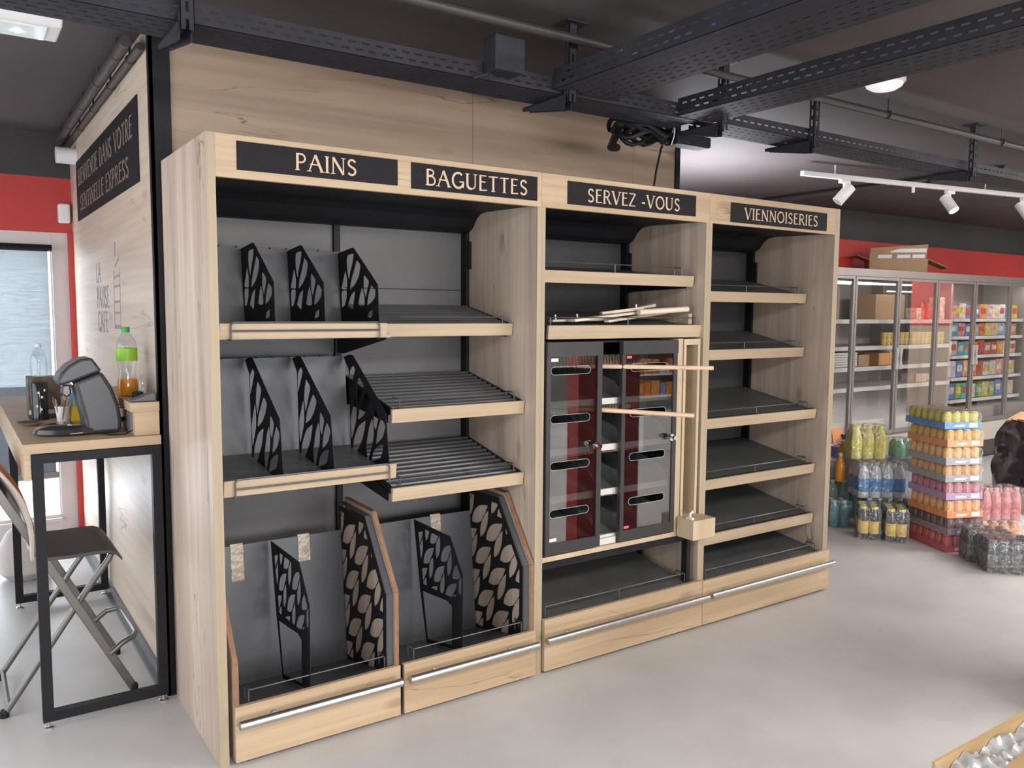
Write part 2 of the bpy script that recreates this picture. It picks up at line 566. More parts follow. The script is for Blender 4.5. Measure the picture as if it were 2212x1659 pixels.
# ------------------------------------------------------------------ lettering
T, t_ = 0.15, 0.075          # thick and thin stroke
GL = {
    'A': (0.80, [(t_, [(0.05, 0), (0.38, 1)]), (T, [(0.38, 1), (0.74, 0)]), (t_, [(0.10, 0.42), (0.62, 0.42)])], [(0.05, 0), (0.74, 0)]),
    'B': (0.62, [(T, [(0.12, 0), (0.12, 1)]), (t_ * 1.2, [(0.12, 0.97)] + arc(0.30, 0.79, 0.18, 90, -90, 6) + [(0.12, 0.60)]), (t_ * 1.3, [(0.12, 0.57)] + arc(0.32, 0.30, 0.24, 90, -90, 7, 0.27) + [(0.12, 0.03)])], [(0.12, 0)]),
    'C': (0.72, [(T * 0.9, arc(0.42, 0.5, 0.34, 48, 312, 14, 0.48))], []),
    'D': (0.75, [(T, [(0.12, 0), (0.12, 1)]), (t_ * 1.4, [(0.12, 0.97)] + arc(0.30, 0.5, 0.38, 90, -90, 10, 0.47) + [(0.12, 0.03)])], [(0.12, 0)]),
    'E': (0.56, [(T, [(0.12, 0), (0.12, 1)]), (t_, [(0.12, 0.97), (0.50, 0.97)]), (t_, [(0.12, 0.58), (0.44, 0.58)]), (t_, [(0.12, 0.03), (0.54, 0.05)])], []),
    'F': (0.54, [(T, [(0.12, 0), (0.12, 1)]), (t_, [(0.12, 0.97), (0.50, 0.97)]), (t_, [(0.12, 0.58), (0.42, 0.58)])], [(0.12, 0)]),
    'G': (0.80, [(T * 0.9, arc(0.42, 0.5, 0.35, 48, 340, 14, 0.48)), (t_, [(0.50, 0.42), (0.78, 0.42)]), (t_, [(0.74, 0.42), (0.74, 0.05)])], []),
    'I': (0.26, [(T, [(0.13, 0), (0.13, 1)])], [(0.13, 0), (0.13, 1)]),
    'L': (0.54, [(T, [(0.12, 0), (0.12, 1)]), (t_, [(0.12, 0.03), (0.52, 0.05)])], [(0.12, 1)]),
    'N': (0.80, [(t_, [(0.12, 0), (0.12, 1)]), (T, [(0.12, 1), (0.68, 0)]), (t_, [(0.68, 0), (0.68, 1)])], [(0.12, 0), (0.68, 1)]),
    'O': (0.84, [(T * 0.85, arc(0.42, 0.5, 0.35, 0, 360, 20, 0.47))], []),
    'P': (0.60, [(T, [(0.12, 0), (0.12, 1)]), (t_ * 1.3, [(0.12, 0.97)] + arc(0.30, 0.72, 0.22, 90, -90, 7, 0.25) + [(0.20, 0.47)])], [(0.12, 0)]),
    'R': (0.68, [(T, [(0.12, 0), (0.12, 1)]), (t_ * 1.3, [(0.12, 0.97)] + arc(0.30, 0.74, 0.22, 90, -90, 7, 0.23) + [(0.14, 0.51)]), (T * 0.8, [(0.30, 0.52), (0.62, 0)])], [(0.12, 0), (0.62, 0)]),
    'S': (0.56, [(T * 0.8, arc(0.28, 0.74, 0.19, 20, 260, 8, 0.22) + arc(0.26, 0.26, 0.21, 80, -150, 9, 0.23))], []),
    'T': (0.66, [(T, [(0.33, 0), (0.33, 1)]), (t_, [(0.03, 0.95), (0.63, 0.97)])], [(0.33, 0)]),
    'U': (0.76, [(T, [(0.12, 1), (0.12, 0.35)] + arc(0.36, 0.30, 0.24, 180, 270, 4, 0.26)), (t_, arc(0.36, 0.30, 0.26, 270, 360, 4, 0.26) + [(0.62, 1)])], [(0.12, 1), (0.62, 1)]),
    'V': (0.74, [(T, [(0.06, 1), (0.38, 0)]), (t_, [(0.38, 0), (0.68, 1)])], [(0.06, 1), (0.68, 1)]),
    'X': (0.70, [(T, [(0.06, 1), (0.62, 0)]), (t_, [(0.06, 0), (0.62, 1)])], [(0.06, 0), (0.62, 1)]),
    'Z': (0.62, [(t_, [(0.05, 0.97), (0.56, 0.97)]), (T * 0.8, [(0.56, 0.97), (0.05, 0.03)]), (t_, [(0.05, 0.03), (0.58, 0.05)])], []),
    '-': (0.36, [(T * 0.8, [(0.04, 0.36), (0.30, 0.36)])], []),
    ' ': (0.36, [], []),
}


def lettering(mb, text, origin, u, v, nrm, width, height, depth=0.0012, sans=False):
    """strokes of the word laid on a plane; origin is its lower left corner"""
    tot = sum(GL[c][0] + 0.08 for c in text) - 0.08
    sx = width / tot
    o, u, v, nrm = Vector(origin), Vector(u), Vector(v), Vector(nrm)
    cx = 0.0

    def P(a, b): return o + u * ((cx + a) * sx) + v * (b * height)

    def seg(a, b, w, k):
        A, B = P(*a), P(*b)
        d = B - A
        if d.length < 1e-7: return
        d.normalize()
        sd = nrm.cross(d).normalized() * (w * height / 2)
        A2, B2 = A - d * 0.0003, B + d * 0.0003
        n = nrm * (depth + k * 0.00005)
        mb.hexa([A2 - sd, A2 + sd, B2 + sd, B2 - sd, A2 - sd + n, A2 + sd + n, B2 + sd + n, B2 - sd + n])
    for ch in text:
        w, strokes, serifs = GL[ch]
        k = 0
        for wd, pts in strokes:
            if sans: wd = 0.10
            for a, b in zip(pts, pts[1:]):
                seg(a, b, wd, k); k += 1
        if not sans:
            for (a, b) in serifs:
                yy = 0.02 if b < 0.5 else 0.98
                seg((a - 0.12, yy), (a + 0.12, yy), 0.045, k); k += 1
        cx += w + 0.08


X3, Y3, Z3 = Vector((1, 0, 0)), Vector((0, 1, 0)), Vector((0, 0, 1))

# ================================================================== THE ROOM
CEIL = 2.72
struct('floor', MB().box(-3, 24, -9, 3.3, -0.05, 0), floor_mat())
struct('floor', MB().box(-6, 4, 3.42, 12, -0.4, -0.1), plain('outside_paving', (0.6, 0.6, 0.6, 1), 0.9))
ceil_m = plain('dark_ceiling', (0.078, 0.068, 0.070, 1), 0.75, noise=0.12, nscale=1.5)
struct('ceiling', MB().box(-3, 24, -9, 3.4, CEIL, CEIL + 0.05), ceil_m)
dkwall = plain('dark_wall_paint', (0.052, 0.048, 0.050, 1), 0.8, noise=0.1, nscale=2)
struct('wall_front', MB().box(-3, 24, -9.05, -9, 0, CEIL), plain('grey_wall', (0.35, 0.33, 0.32, 1), 0.8))
struct('wall_right', MB().box(24, 24.05, -9, 3, 0, CEIL), plain('grey_wall', (0.35, 0.33, 0.32, 1), 0.8))
struct('wall_left', MB().box(-3.05, -3, -9, 3.4, 0, CEIL), plain('grey_wall', (0.35, 0.33, 0.32, 1), 0.8))
# back wall with the red band, behind the fridges
wb = MB().box(2.9, 24, 2.62, 2.67, 0, 2.02).mat(1).box(2.9, 24, 2.60, 2.67, 2.02, 2.40).mat(0).box(2.9, 24, 2.62, 2.67, 2.40, CEIL)
struct('wall_back', wb, [dkwall, red_p])
# window wall on the left: dark above, red band, window below
wl = MB().box(-3, -0.02, 3.30, 3.40, 2.44, CEIL).mat(1).box(-3, -0.02, 3.30, 3.40, 2.09, 2.44)
wl.box(-0.050, -0.02, 3.27, 3.40, 0.0, 2.09).mat(2).box(-3, -0.050, 3.30, 3.40, 0.0, 0.10)
struct('wall_window', wl, [dkwall, red_p, offw])
fr = MB()
pinkw = plain('pale_window_frame', (0.62, 0.56, 0.55, 1), 0.4, noise=0.02)
for a in ((-3, -0.1455, 2.00, 2.09), (-3, -0.1455, 0.10, 0.235), (-0.145, -0.051, 0.10, 2.09), (-1.62, -1.54, 0.235, 2.0)):
    fr.box(a[0], a[1], 3.31, 3.37, a[2], a[3])
fr.box(-3, -0.1455, 3.28, 3.31, 0.195, 0.215)
fr.box(-0.155, -0.145, 3.33, 3.36, 0.235, 2.0)
win = struct('window_1', fr, pinkw)
MB().box(-3, -0.145, 3.335, 3.341, 0.235, 2.0).build('window_pane', glass, win)
bl = thing('roller_blind', 'pale woven roller blind pulled most of the way down the window', 'blind', (-1.1, 3.27, 2.0))
MB().tube([(-2.95, 3.245, 1.985), (-0.15, 3.245, 1.985)], 0.022).build('roller', black, bl)
MB().box(-2.95, -0.175, 3.243, 3.245, 1.10, 1.985).build('blind_fabric', blind_mat('blind_weave', (0.26, 0.275, 0.285, 1), 0.09), bl)
MB().box(-2.95, -0.175, 3.246, 3.2475, 0.53, 1.10).build('dimmed_fabric', blind_mat('blind_weave_dimmed', (0.15, 0.155, 0.165, 1), 0.03), bl)  # added piece; dimming by a low wall outside is put into its colour
MB().box(-2.95, -0.16, 3.238, 3.252, 0.495, 0.535).build('bottom_bar', grey_f, bl)

# the wood clad box: front wall above the bread unit, side wall with the coffee corner
struct('wall_cladding_front', MB().box(0.03, 1.448, 0.685, 0.72, 0, CEIL).box(1.450, 2.505, 0.685, 0.72, 0, CEIL).box(2.507, 2.83, 0.685, 0.72, 0, CEIL), w_wall)
struct('wall_cladding_side', MB().box(-0.02, 0.02, 0.72, 3.30, 0.06, CEIL), w_wally)
struct('wall_cladding_rear', MB().box(2.84, 2.86, 0.73, 2.6, 0, CEIL), dkwall)
struct('trim_1', MB().box(-0.032, -0.02, 0.672, 0.72, 0, CEIL).box(-0.032, 0.045, 0.672, 0.684, 0, CEIL), black)
struct('trim_2', MB().box(2.83, 2.865, 0.675, 0.73, 0, CEIL), black)
struct('baseboard_side', MB().box(-0.035, -0.02, 0.73, 3.27, 0, 0.06).box(-0.055, -0.035, 0.73, 3.27, 0, 0.015), plain('grey_skirting', (0.16, 0.165, 0.17, 1), 0.4, metal=0.3))

# writing on the side cladding
sb = thing('wall_sign', 'long black welcome sign with two lines of cut-out capitals, high on the wood side wall', 'sign', (-0.02, 1.95, 2.14))
MB().box(-0.0245, -0.0205, 0.985, 2.98, 2.14, 2.50).build('sign_board', plate, sb)
mb = MB()
lettering(mb, 'BIENVENUE DANS VOTRE', (-0.0245, 2.90, 2.345), (0, -1, 0), Z3, (-1, 0, 0), 1.80, 0.095, 0.0015)
lettering(mb, 'SENTINELLE EXPRESS', (-0.0245, 2.83, 2.19), (0, -1, 0), Z3, (-1, 0, 0), 1.62, 0.090, 0.0015)
mb.build('sign_lettering', plain('sign_letter', (0.24, 0.19, 0.155, 1), 0.5), sb)
wd = MB()
ink = plain('grey_ink', (0.28, 0.29, 0.33, 1), 0.8, noise=0.2, nscale=30)
lettering(wd, 'LA', (-0.0205, 2.33, 1.745), (0, -1, 0), Z3, (-1, 0, 0), 0.17, 0.105, 0.0006, sans=True)
lettering(wd, 'PAUSE', (-0.0205, 2.33, 1.605), (0, -1, 0), Z3, (-1, 0, 0), 0.42, 0.115, 0.0006, sans=True)
lettering(wd, 'CAFE', (-0.0205, 2.31, 1.475), (0, -1, 0), Z3, (-1, 0, 0), 0.34, 0.11, 0.0006, sans=True)
w1 = wd.build('wall_lettering', ink)
tag(w1, 'faded grey words LA PAUSE CAFE printed on the wood side wall', 'lettering')
gl = MB()
def inkbar(y0, z0, y1, z1, w):
    gl.bar((-0.0208, y0, z0), (-0.0208, y1, z1), 0.0006, w, up=(0, y1 - y0 == 0 and 1 or 0, 1) if y0 != y1 else (0, 1, 0))
for (a, b, c, d, w) in ((1.73, 1.79, 1.76, 1.50, 0.004), (1.56, 1.80, 1.58, 1.50, 0.004), (1.74, 1.755, 1.56, 1.765, 0.012), (1.74, 1.71, 1.56, 1.715, 0.012),
                        (1.74, 1.635, 1.57, 1.637, 0.012), (1.75, 1.58, 1.575, 1.58, 0.012), (1.755, 1.51, 1.58, 1.512, 0.022), (1.70, 1.81, 1.58, 1.845, 0.012), (1.68, 1.93, 1.69, 1.865, 0.03)):
    gl.bar((-0.0208, a, b), (-0.0208, c, d), w, 0.0006, up=(1, 0, 0))
w2 = gl.build('wall_drawing', ink)
tag(w2, 'faded grey drawing of a tall striped glass beside the words LA PAUSE CAFE', 'drawing')
for nm, lab, y0, z0, y1, z1, cat in (('security_camera', 'white security camera at the top of the wood side wall', 3.02, 2.49, 3.12, 2.585, 'camera'),):
    t = thing(nm, lab, cat, (-0.06, 3.07, 2.5))
    MB().tube([(-0.02, 3.0, 2.54), (-0.13, 3.0, 2.54)], 0.05, 16).build('camera_body', white, t, smooth=True)
    MB().lathe([(0.040, 0), (0.036, 0.02), (0.02, 0.035), (0.002, 0.038)], n=14).build('lens_dome', black, t, smooth=True)
    d = t.children[-1]; d.rotation_euler = (0, -PI / 2, 0); d.location = (-0.07, -0.07, 0.04)
t = tag(MB().box(-0.105, -0.035, 3.235, 3.30, 2.15, 2.275).build('motion_detector', white, None, bevel=0.015, seg=3), 'small white motion detector below the security camera', 'detector')

# ================================================================== BREAD UNIT
HT = 2.183
FZ = 2.04      # underside of the header boards


def slotted_upright(x):
    mb = MB().box(x - 0.014, x + 0.014, 0.580, 0.597, 0.02, 2.0)
    return mb


def canopy(mb, x0, x1):
    prof = [(0.025, 2.045), (0.40, 2.055), (0.45, 2.05), (0.485, 2.03), (0.52, 1.99), (0.555, 1.972), (0.598, 1.970), (0.598, 2.12), (0.025, 2.12)]
    return mb.prism(prof, 0, x0, x1)


def wire_rail(x0, x1, y, z0, h, ret=0.06, posts=1, name='wire_rail', parent=None):
    mb = MB(); r = 0.0028
    mb.tube([(x0, y + ret, z0 + h), (x0, y + 0.008, z0 + h), (x0 + 0.008, y, z0 + h), (x1 - 0.008, y, z0 + h), (x1, y + 0.008, z0 + h), (x1, y + ret, z0 + h)], r, 6)
    mb.tube([(x0, y + ret, z0 - 0.01), (x0, y + ret, z0 + h)], r, 6)
    mb.tube([(x1, y + ret, z0 - 0.01), (x1, y + ret, z0 + h)], r, 6)
    mb.tube([(x0, y, z0 + h), (x0, y, z0 - 0.01)], r, 6)
    mb.tube([(x1, y, z0 + h), (x1, y, z0 - 0.01)], r, 6)
    for k in range(posts):
        x = x0 + (x1 - x0) * (k + 1) / (posts + 1)
        mb.tube([(x, y, z0 + h), (x, y, z0 - 0.01)], r, 6)
    return mb.build(name, wire_m, parent, smooth=True)


def front_board(x0, x1, yt, zt, zb, tilt=0.008, th=0.018, name='front_board', parent=None, m=None):
    """narrow oak board, its lower edge set slightly back"""
    mb = MB().hexa([(x0, yt + tilt, zb), (x1, yt + tilt, zb), (x1, yt + tilt + th, zb), (x0, yt + tilt + th, zb),
                    (x0, yt, zt), (x1, yt, zt), (x1, yt + th, zt), (x0, yt + th, zt)])
    return mb.build(name, m or w_board, parent, bevel=0.0015, seg=1)


def deck_shelf(cab, x0, x1, yf, zt, zb, zback, rail=True, rail_y=None):
    """solid dark shelf sloping down to its oak front board"""
    d = MB().hexa([(x0, yf + 0.02, zt - 0.028), (x1, yf + 0.02, zt - 0.028), (x1, 0.575, zback - 0.022), (x0, 0.575, zback - 0.022),
                   (x0, yf + 0.02, zt - 0.008), (x1, yf + 0.02, zt - 0.008), (x1, 0.575, zback), (x0, 0.575, zback)])
    sh = d.build('shelf', deck, cab)
    # raised lip along the front of the deck
    MB().box(x0, x1, yf + 0.020, yf + 0.030, zt - 0.03, zt + 0.002).build('front_lip', black, sh)
    front_board(x0 - 0.003, x1 + 0.0, yf, zt, zb, parent=sh)
    for x in (x0 + 0.004, x1 - 0.007):
        MB().prism([(0.575, zback - 0.02), (0.575, zback - 0.13), (0.50, zback - 0.12), (yf + 0.05, zt - 0.06), (yf + 0.05, zt - 0.028)], 0, x, x + 0.003).build('shelf_bracket', black, sh)
    if rail:
        wire_rail(x0 + 0.03, x1 - 0.035, yf + 0.035, zt, 0.035, parent=sh)
    return sh


def slat_shelf(cab, x0, x1, yf, zt, zb, zback, board=True, xb0=None):
    """open shelf of parallel tubes sloping down to its front board"""
    fr = MB()
    n = 11
    yb = 0.565
    fr.bar((x0 + 0.006, yf + 0.03, zt - 0.012), (x0 + 0.006, yb, zback - 0.012), 0.008, 0.03)
    fr.bar((x1 - 0.006, yf + 0.03, zt - 0.012), (x1 - 0.006, yb, zback - 0.012), 0.008, 0.03)
    sh = fr.build('shelf', black, cab)
    sl = MB()
    for k in range(n):
        t = (k + 0.3) / (n - 0.3)
        y = yf + 0.045 + (yb - yf - 0.05) * t
        z = zt - 0.004 + (zback - zt) * t
        sl.tube([(x0 + 0.008, y, z), (x1 - 0.008, y, z)], 0.0085, 8)
    sl.build('slat_deck', plain('slat_metal', (0.12, 0.125, 0.13, 1), 0.35, metal=0.5), sh, smooth=True)
    for x in (x0 + 0.002, x1 - 0.005):
        MB().prism([(0.57, zback - 0.02), (0.57, zback - 0.13), (0.50, zback - 0.12), (yf + 0.05, zt - 0.06), (yf + 0.05, zt - 0.02)], 0, x, x + 0.003).build('shelf_bracket', black, sh)
    front_board(xb0 if xb0 else x0, x1, yf, zt, zb, parent=sh)
    return sh


def header(cab, x0, x1, signs):
    h = MB().box(x0, x1, 0.0, 0.02, FZ, HT).build('header_board', w_front, cab, bevel=0.001, seg=1)
    for (a, b, z0, z1, text, tx0, tx1, tz0, tz1) in signs:
        p = MB().box(a, b, -0.004, -0.0005, z0, z1).build('sign_plate', plate, h)
        m = MB()
        lettering(m, text, (tx0, -0.004, tz0), X3, Z3, (0, -1, 0), tx1 - tx0, tz1 - tz0)
        for sx in (a + 0.022, b - 0.022):
            m2 = MB()
        o = m.build('sign_lettering', w_let, h)
        s = MB()
        for sx in (a + 0.015, b - 0.015):
            s.tube([(sx, -0.0045, (z0 + z1) / 2), (sx, -0.006, (z0 + z1) / 2)], 0.004, 8)
        s.build('sign_screws', black, h)


def panel(cab, x0, x1, yb=0.665, zb=0.0, rear_cut=None):
    """full height side panel: vertical grain with a pale front edge"""
    p = MB().box(x0, x1, 0.004, yb, zb, HT - 0.002).build('side_panel', w_side, cab)
    MB().box(x0, x1, 0.0, 0.004, zb, HT if x0 < 0.001 or x1 > 3.44 else FZ).build('edge_band', w_edge, p)
    return p


# ---- module 1: bread loaves and baguettes
m1 = thing('bread_display_cabinet', 'widest oak bread unit on the left, headed PAINS and BAGUETTES, with black leaf-cut dividers', 'display cabinet', (0.69, 0.3, 0))
panel(m1, 0.0, 0.033)
panel(m1, 1.350, 1.371)
header(m1, 0.033, 1.371, [(0.103, 0.698, 2.068, 2.163, 'PAINS', 0.303, 0.534, 2.087, 2.145),
                          (0.756, 1.345, 2.063, 2.161, 'BAGUETTES', 0.816, 1.294, 2.081, 2.142)])
MB().box(0.033, 1.35, 0.600, 0.615, 0.0, 2.10).build('back_panel', backm, m1)
canopy(MB(), 0.0335, 1.3495).build('canopy', black, m1)
up = MB()
for z in [0.35 + 0.05 * k for k in range(32)]:
    up.box(0.683, 0.687, 0.578, 0.582, z, z + 0.03).box(0.703, 0.707, 0.578, 0.582, z, z + 0.03)
slotted_upright(0.695).build('slotted_upright', black, m1)
MB().box(0.035, 0.052, 0.55, 0.598, 0, 1.97).build('slotted_upright', black, m1)
MB().box(1.331, 1.348, 0.55, 0.598, 0, 1.97).build('slotted_upright', black, m1)
MB().box(1.336, 1.349, 0.53, 0.555, 1.80, 1.93).build('bracket_plate', black, m1)


# cut-outs of the loaf dividers (depth, height)
TOP_HOLES = [[(0.403, 1.825), (0.343, 1.829), (0.353, 1.797), (0.377, 1.758), (0.387, 1.729), (0.403, 1.759), (0.408, 1.8)], [(0.312, 1.801), (0.277, 1.779), (0.292, 1.74), (0.323, 1.712), (0.374, 1.688), (0.364, 1.724), (0.331, 1.771)], [(0.428, 1.767), (0.41, 1.726), (0.411, 1.689), (0.469, 1.692), (0.448, 1.73)], [(0.239, 1.741), (0.193, 1.714), (0.21, 1.681), (0.224, 1.653), (0.24, 1.682)], [(0.172, 1.698), (0.135, 1.677), (0.14, 1.652), (0.169, 1.635), (0.207, 1.621), (0.198, 1.656)], [(0.257, 1.693), (0.237, 1.65), (0.237, 1.621), (0.294, 1.623), (0.28, 1.661)], [(0.467, 1.68), (0.416, 1.681), (0.417, 1.655), (0.437, 1.622), (0.463, 1.614)], [(0.329, 1.68), (0.344, 1.632), (0.353, 1.603), (0.399, 1.622), (0.37, 1.662)], [(0.161, 1.603), (0.166, 1.575), (0.208, 1.568), (0.195, 1.593)]]
MID_HOLES = [[(0.399, 1.367), (0.377, 1.352), (0.433, 1.261), (0.437, 1.303), (0.429, 1.345)], [(0.338, 1.322), (0.294, 1.293), (0.313, 1.26), (0.346, 1.192), (0.362, 1.243), (0.354, 1.289)], [(0.268, 1.268), (0.231, 1.243), (0.254, 1.205), (0.288, 1.173), (0.343, 1.147), (0.33, 1.193)], [(0.376, 1.234), (0.366, 1.194), (0.368, 1.144), (0.416, 1.055), (0.424, 1.146), (0.401, 1.19)], [(0.19, 1.208), (0.15, 1.181), (0.175, 1.12), (0.198, 1.144)], [(0.124, 1.172), (0.09, 1.146), (0.111, 1.104), (0.172, 1.063), (0.154, 1.13)], [(0.278, 1.146), (0.303, 1.079), (0.351, 1.019), (0.404, 0.99), (0.389, 1.059), (0.347, 1.114)], [(0.213, 1.162), (0.198, 1.124), (0.2, 1.085), (0.252, 0.981), (0.263, 1.056), (0.241, 1.119)], [(0.108, 1.072), (0.13, 1.018), (0.214, 0.989), (0.194, 1.034), (0.154, 1.058)], [(0.358, 0.989), (0.364, 0.963), (0.405, 0.957), (0.399, 0.974)]]
TOP_OUT = [(0.505, 1.842), (0.352, 1.857), (0.335, 1.853), (0.110, 1.700), (0.100, 1.557), (0.095, 1.515), (0.480, 1.536)]
MID_OUT = [(0.496, 1.400), (0.432, 1.414), (0.397, 1.412), (0.083, 1.202), (0.055, 1.019), (0.052, 0.970), (0.425, 0.984), (0.441, 1.348)]


def soften(poly, n=2):
    cx = sum(p[0] for p in poly) / len(poly); cz = sum(p[1] for p in poly) / len(poly)
    poly = [(cx + (p[0] - cx) * 1.16, cz + (p[1] - cz) * 1.10) for p in poly]
    for _ in range(n):
        q = []
        for i, p in enumerate(poly):
            r = poly[(i + 1) % len(poly)]
            q += [(p[0] * 0.86 + r[0] * 0.14, p[1] * 0.86 + r[1] * 0.14), (p[0] * 0.14 + r[0] * 0.86, p[1] * 0.14 + r[1] * 0.86)]
        poly = q
    return poly


def loaf_shelf(yf, zt, zb, base_z, back_z, sheet_top, sheet_y, divs, board_x1):
    d = MB().hexa([(0.040, yf + 0.02, base_z - 0.015), (0.690, yf + 0.02, base_z - 0.015), (0.690, 0.55, back_z - 0.015), (0.040, 0.55, back_z - 0.015),
                   (0.040, yf + 0.02, base_z), (0.690, yf + 0.02, base_z), (0.690, 0.55, back_z), (0.040, 0.55, back_z)])
    sh = d.build('shelf', plain('shelf_sheet_metal', (0.17, 0.18, 0.19, 1), 0.3, metal=0.3, noise=0.1), m1)  # lightened metal: light missing on the shelf floor is put into its colour
    MB().hexa([(0.040, sheet_y - 0.045, back_z - 0.02), (0.690, sheet_y - 0.045, back_z - 0.02), (0.690, sheet_y - 0.041, back_z - 0.02), (0.040, sheet_y - 0.041, back_z - 0.02),
               (0.040, sheet_y - 0.004, sheet_top), (0.690, sheet_y - 0.004, sheet_top), (0.690, sheet_y, sheet_top), (0.040, sheet_y, sheet_top)]).build('back_sheet', sheet, sh)
    # small lugs along the top of the sheet
    lg = MB()
    for k in range(9):
        x = 0.10 + 0.068 * k
        lg.box(x, x + 0.006, sheet_y - 0.008, sheet_y - 0.002, sheet_top - 0.002, sheet_top + 0.005)
    lg.build('sheet_lugs', black, sh)
    for x in divs:
        outer, holes = (TOP_OUT, TOP_HOLES) if zt > 1.3 else (MID_OUT, MID_HOLES)
        plate_with_holes(outer, [soften(h) for h in holes], 0, x, 0.002, 'divider', black, sh)
        # welded foot flange of the divider
    front_board(0.042, board_x1, yf, zt, zb, parent=sh)
    r = 0.0035
    w = MB(); y = yf - 0.007; xa, xb = 0.078, board_x1 - 0.035
    w.tube([(xa, y + 0.02, zb - 0.004), (xa, y, zb), (xa, y, zt - 0.006), (xa + 0.01, y, zt + 0.004), (xb - 0.01, y, zt + 0.004), (xb, y, zt - 0.006), (xb, y, zb), (xb, y + 0.02, zb - 0.004)], r, 8)
    w.tube([(xa, y, zb + 0.028), (xb, y, zb + 0.028)], r, 8)
    w.build('wire_rail', wire_m, sh, smooth=True)
    for x in (0.045, 0.685):
        MB().prism([(0.57, back_z - 0.02), (0.57, back_z - 0.12), (0.50, back_z - 0.12), (yf + 0.05, zb - 0.01), (yf + 0.05, base_z - 0.015)], 0, x, x + 0.003).build('shelf_bracket', black, sh)
    return sh


loaf_shelf(0.030, 1.553, 1.499, 1.512, 1.535, 1.848, 0.512, (0.258, 0.447, 0.667), 0.668)
loaf_shelf(0.020, 1.008, 0.950, 0.965, 1.035, 1.405, 0.506, (0.262, 0.457, 0.684), 0.700)
s1 = slat_shelf(m1, 0.705, 1.345, 0.170, 1.548, 1.495, 1.625, xb0=0.700)
w = MB()
w.tube([(0.72, 0.60, 1.70), (1.335, 0.60, 1.70)], 0.003, 6)
w.tube([(0.80, 0.195, 1.575), (1.30, 0.195, 1.575), (1.305, 0.21, 1.575), (1.305, 0.26, 1.575)], 0.003, 6).tube([(1.305, 0.195, 1.575), (1.305, 0.195, 1.545)], 0.003, 6)
w.build('wire_rail', wire_m, s1, smooth=True)
for (zt, zb) in ((1.213, 1.157), (0.897, 0.842)):
    s2 = slat_shelf(m1, 0.710, 1.345, 0.076, zt, zb, zt + 0.10)
    wire_rail(0.76, 1.315, 0.115, zt, 0.035, posts=0, parent=s2)
# the darker deck under the bins
MB().box(0.034, 1.349, 0.49, 0.598, 0.0, 0.60).build('base_panel', black, m1)

# ---- two pull-out bread bins under module 1
PANEL = [(-0.022, 0.010), (-0.022, 0.505), (0.195, 0.785), (0.475, 0.790), (0.475, 0.010)]


def inset(poly, d):
    cx = sum(p[0] for p in poly) / len(poly); cz = sum(p[1] for p in poly) / len(poly)
    return [(p[0] + (cx - p[0]) / math.hypot(cx - p[0], cz - p[1]) * d, p[1] + (cz - p[1]) / math.hypot(cx - p[0], cz - p[1]) * d) for p in poly]


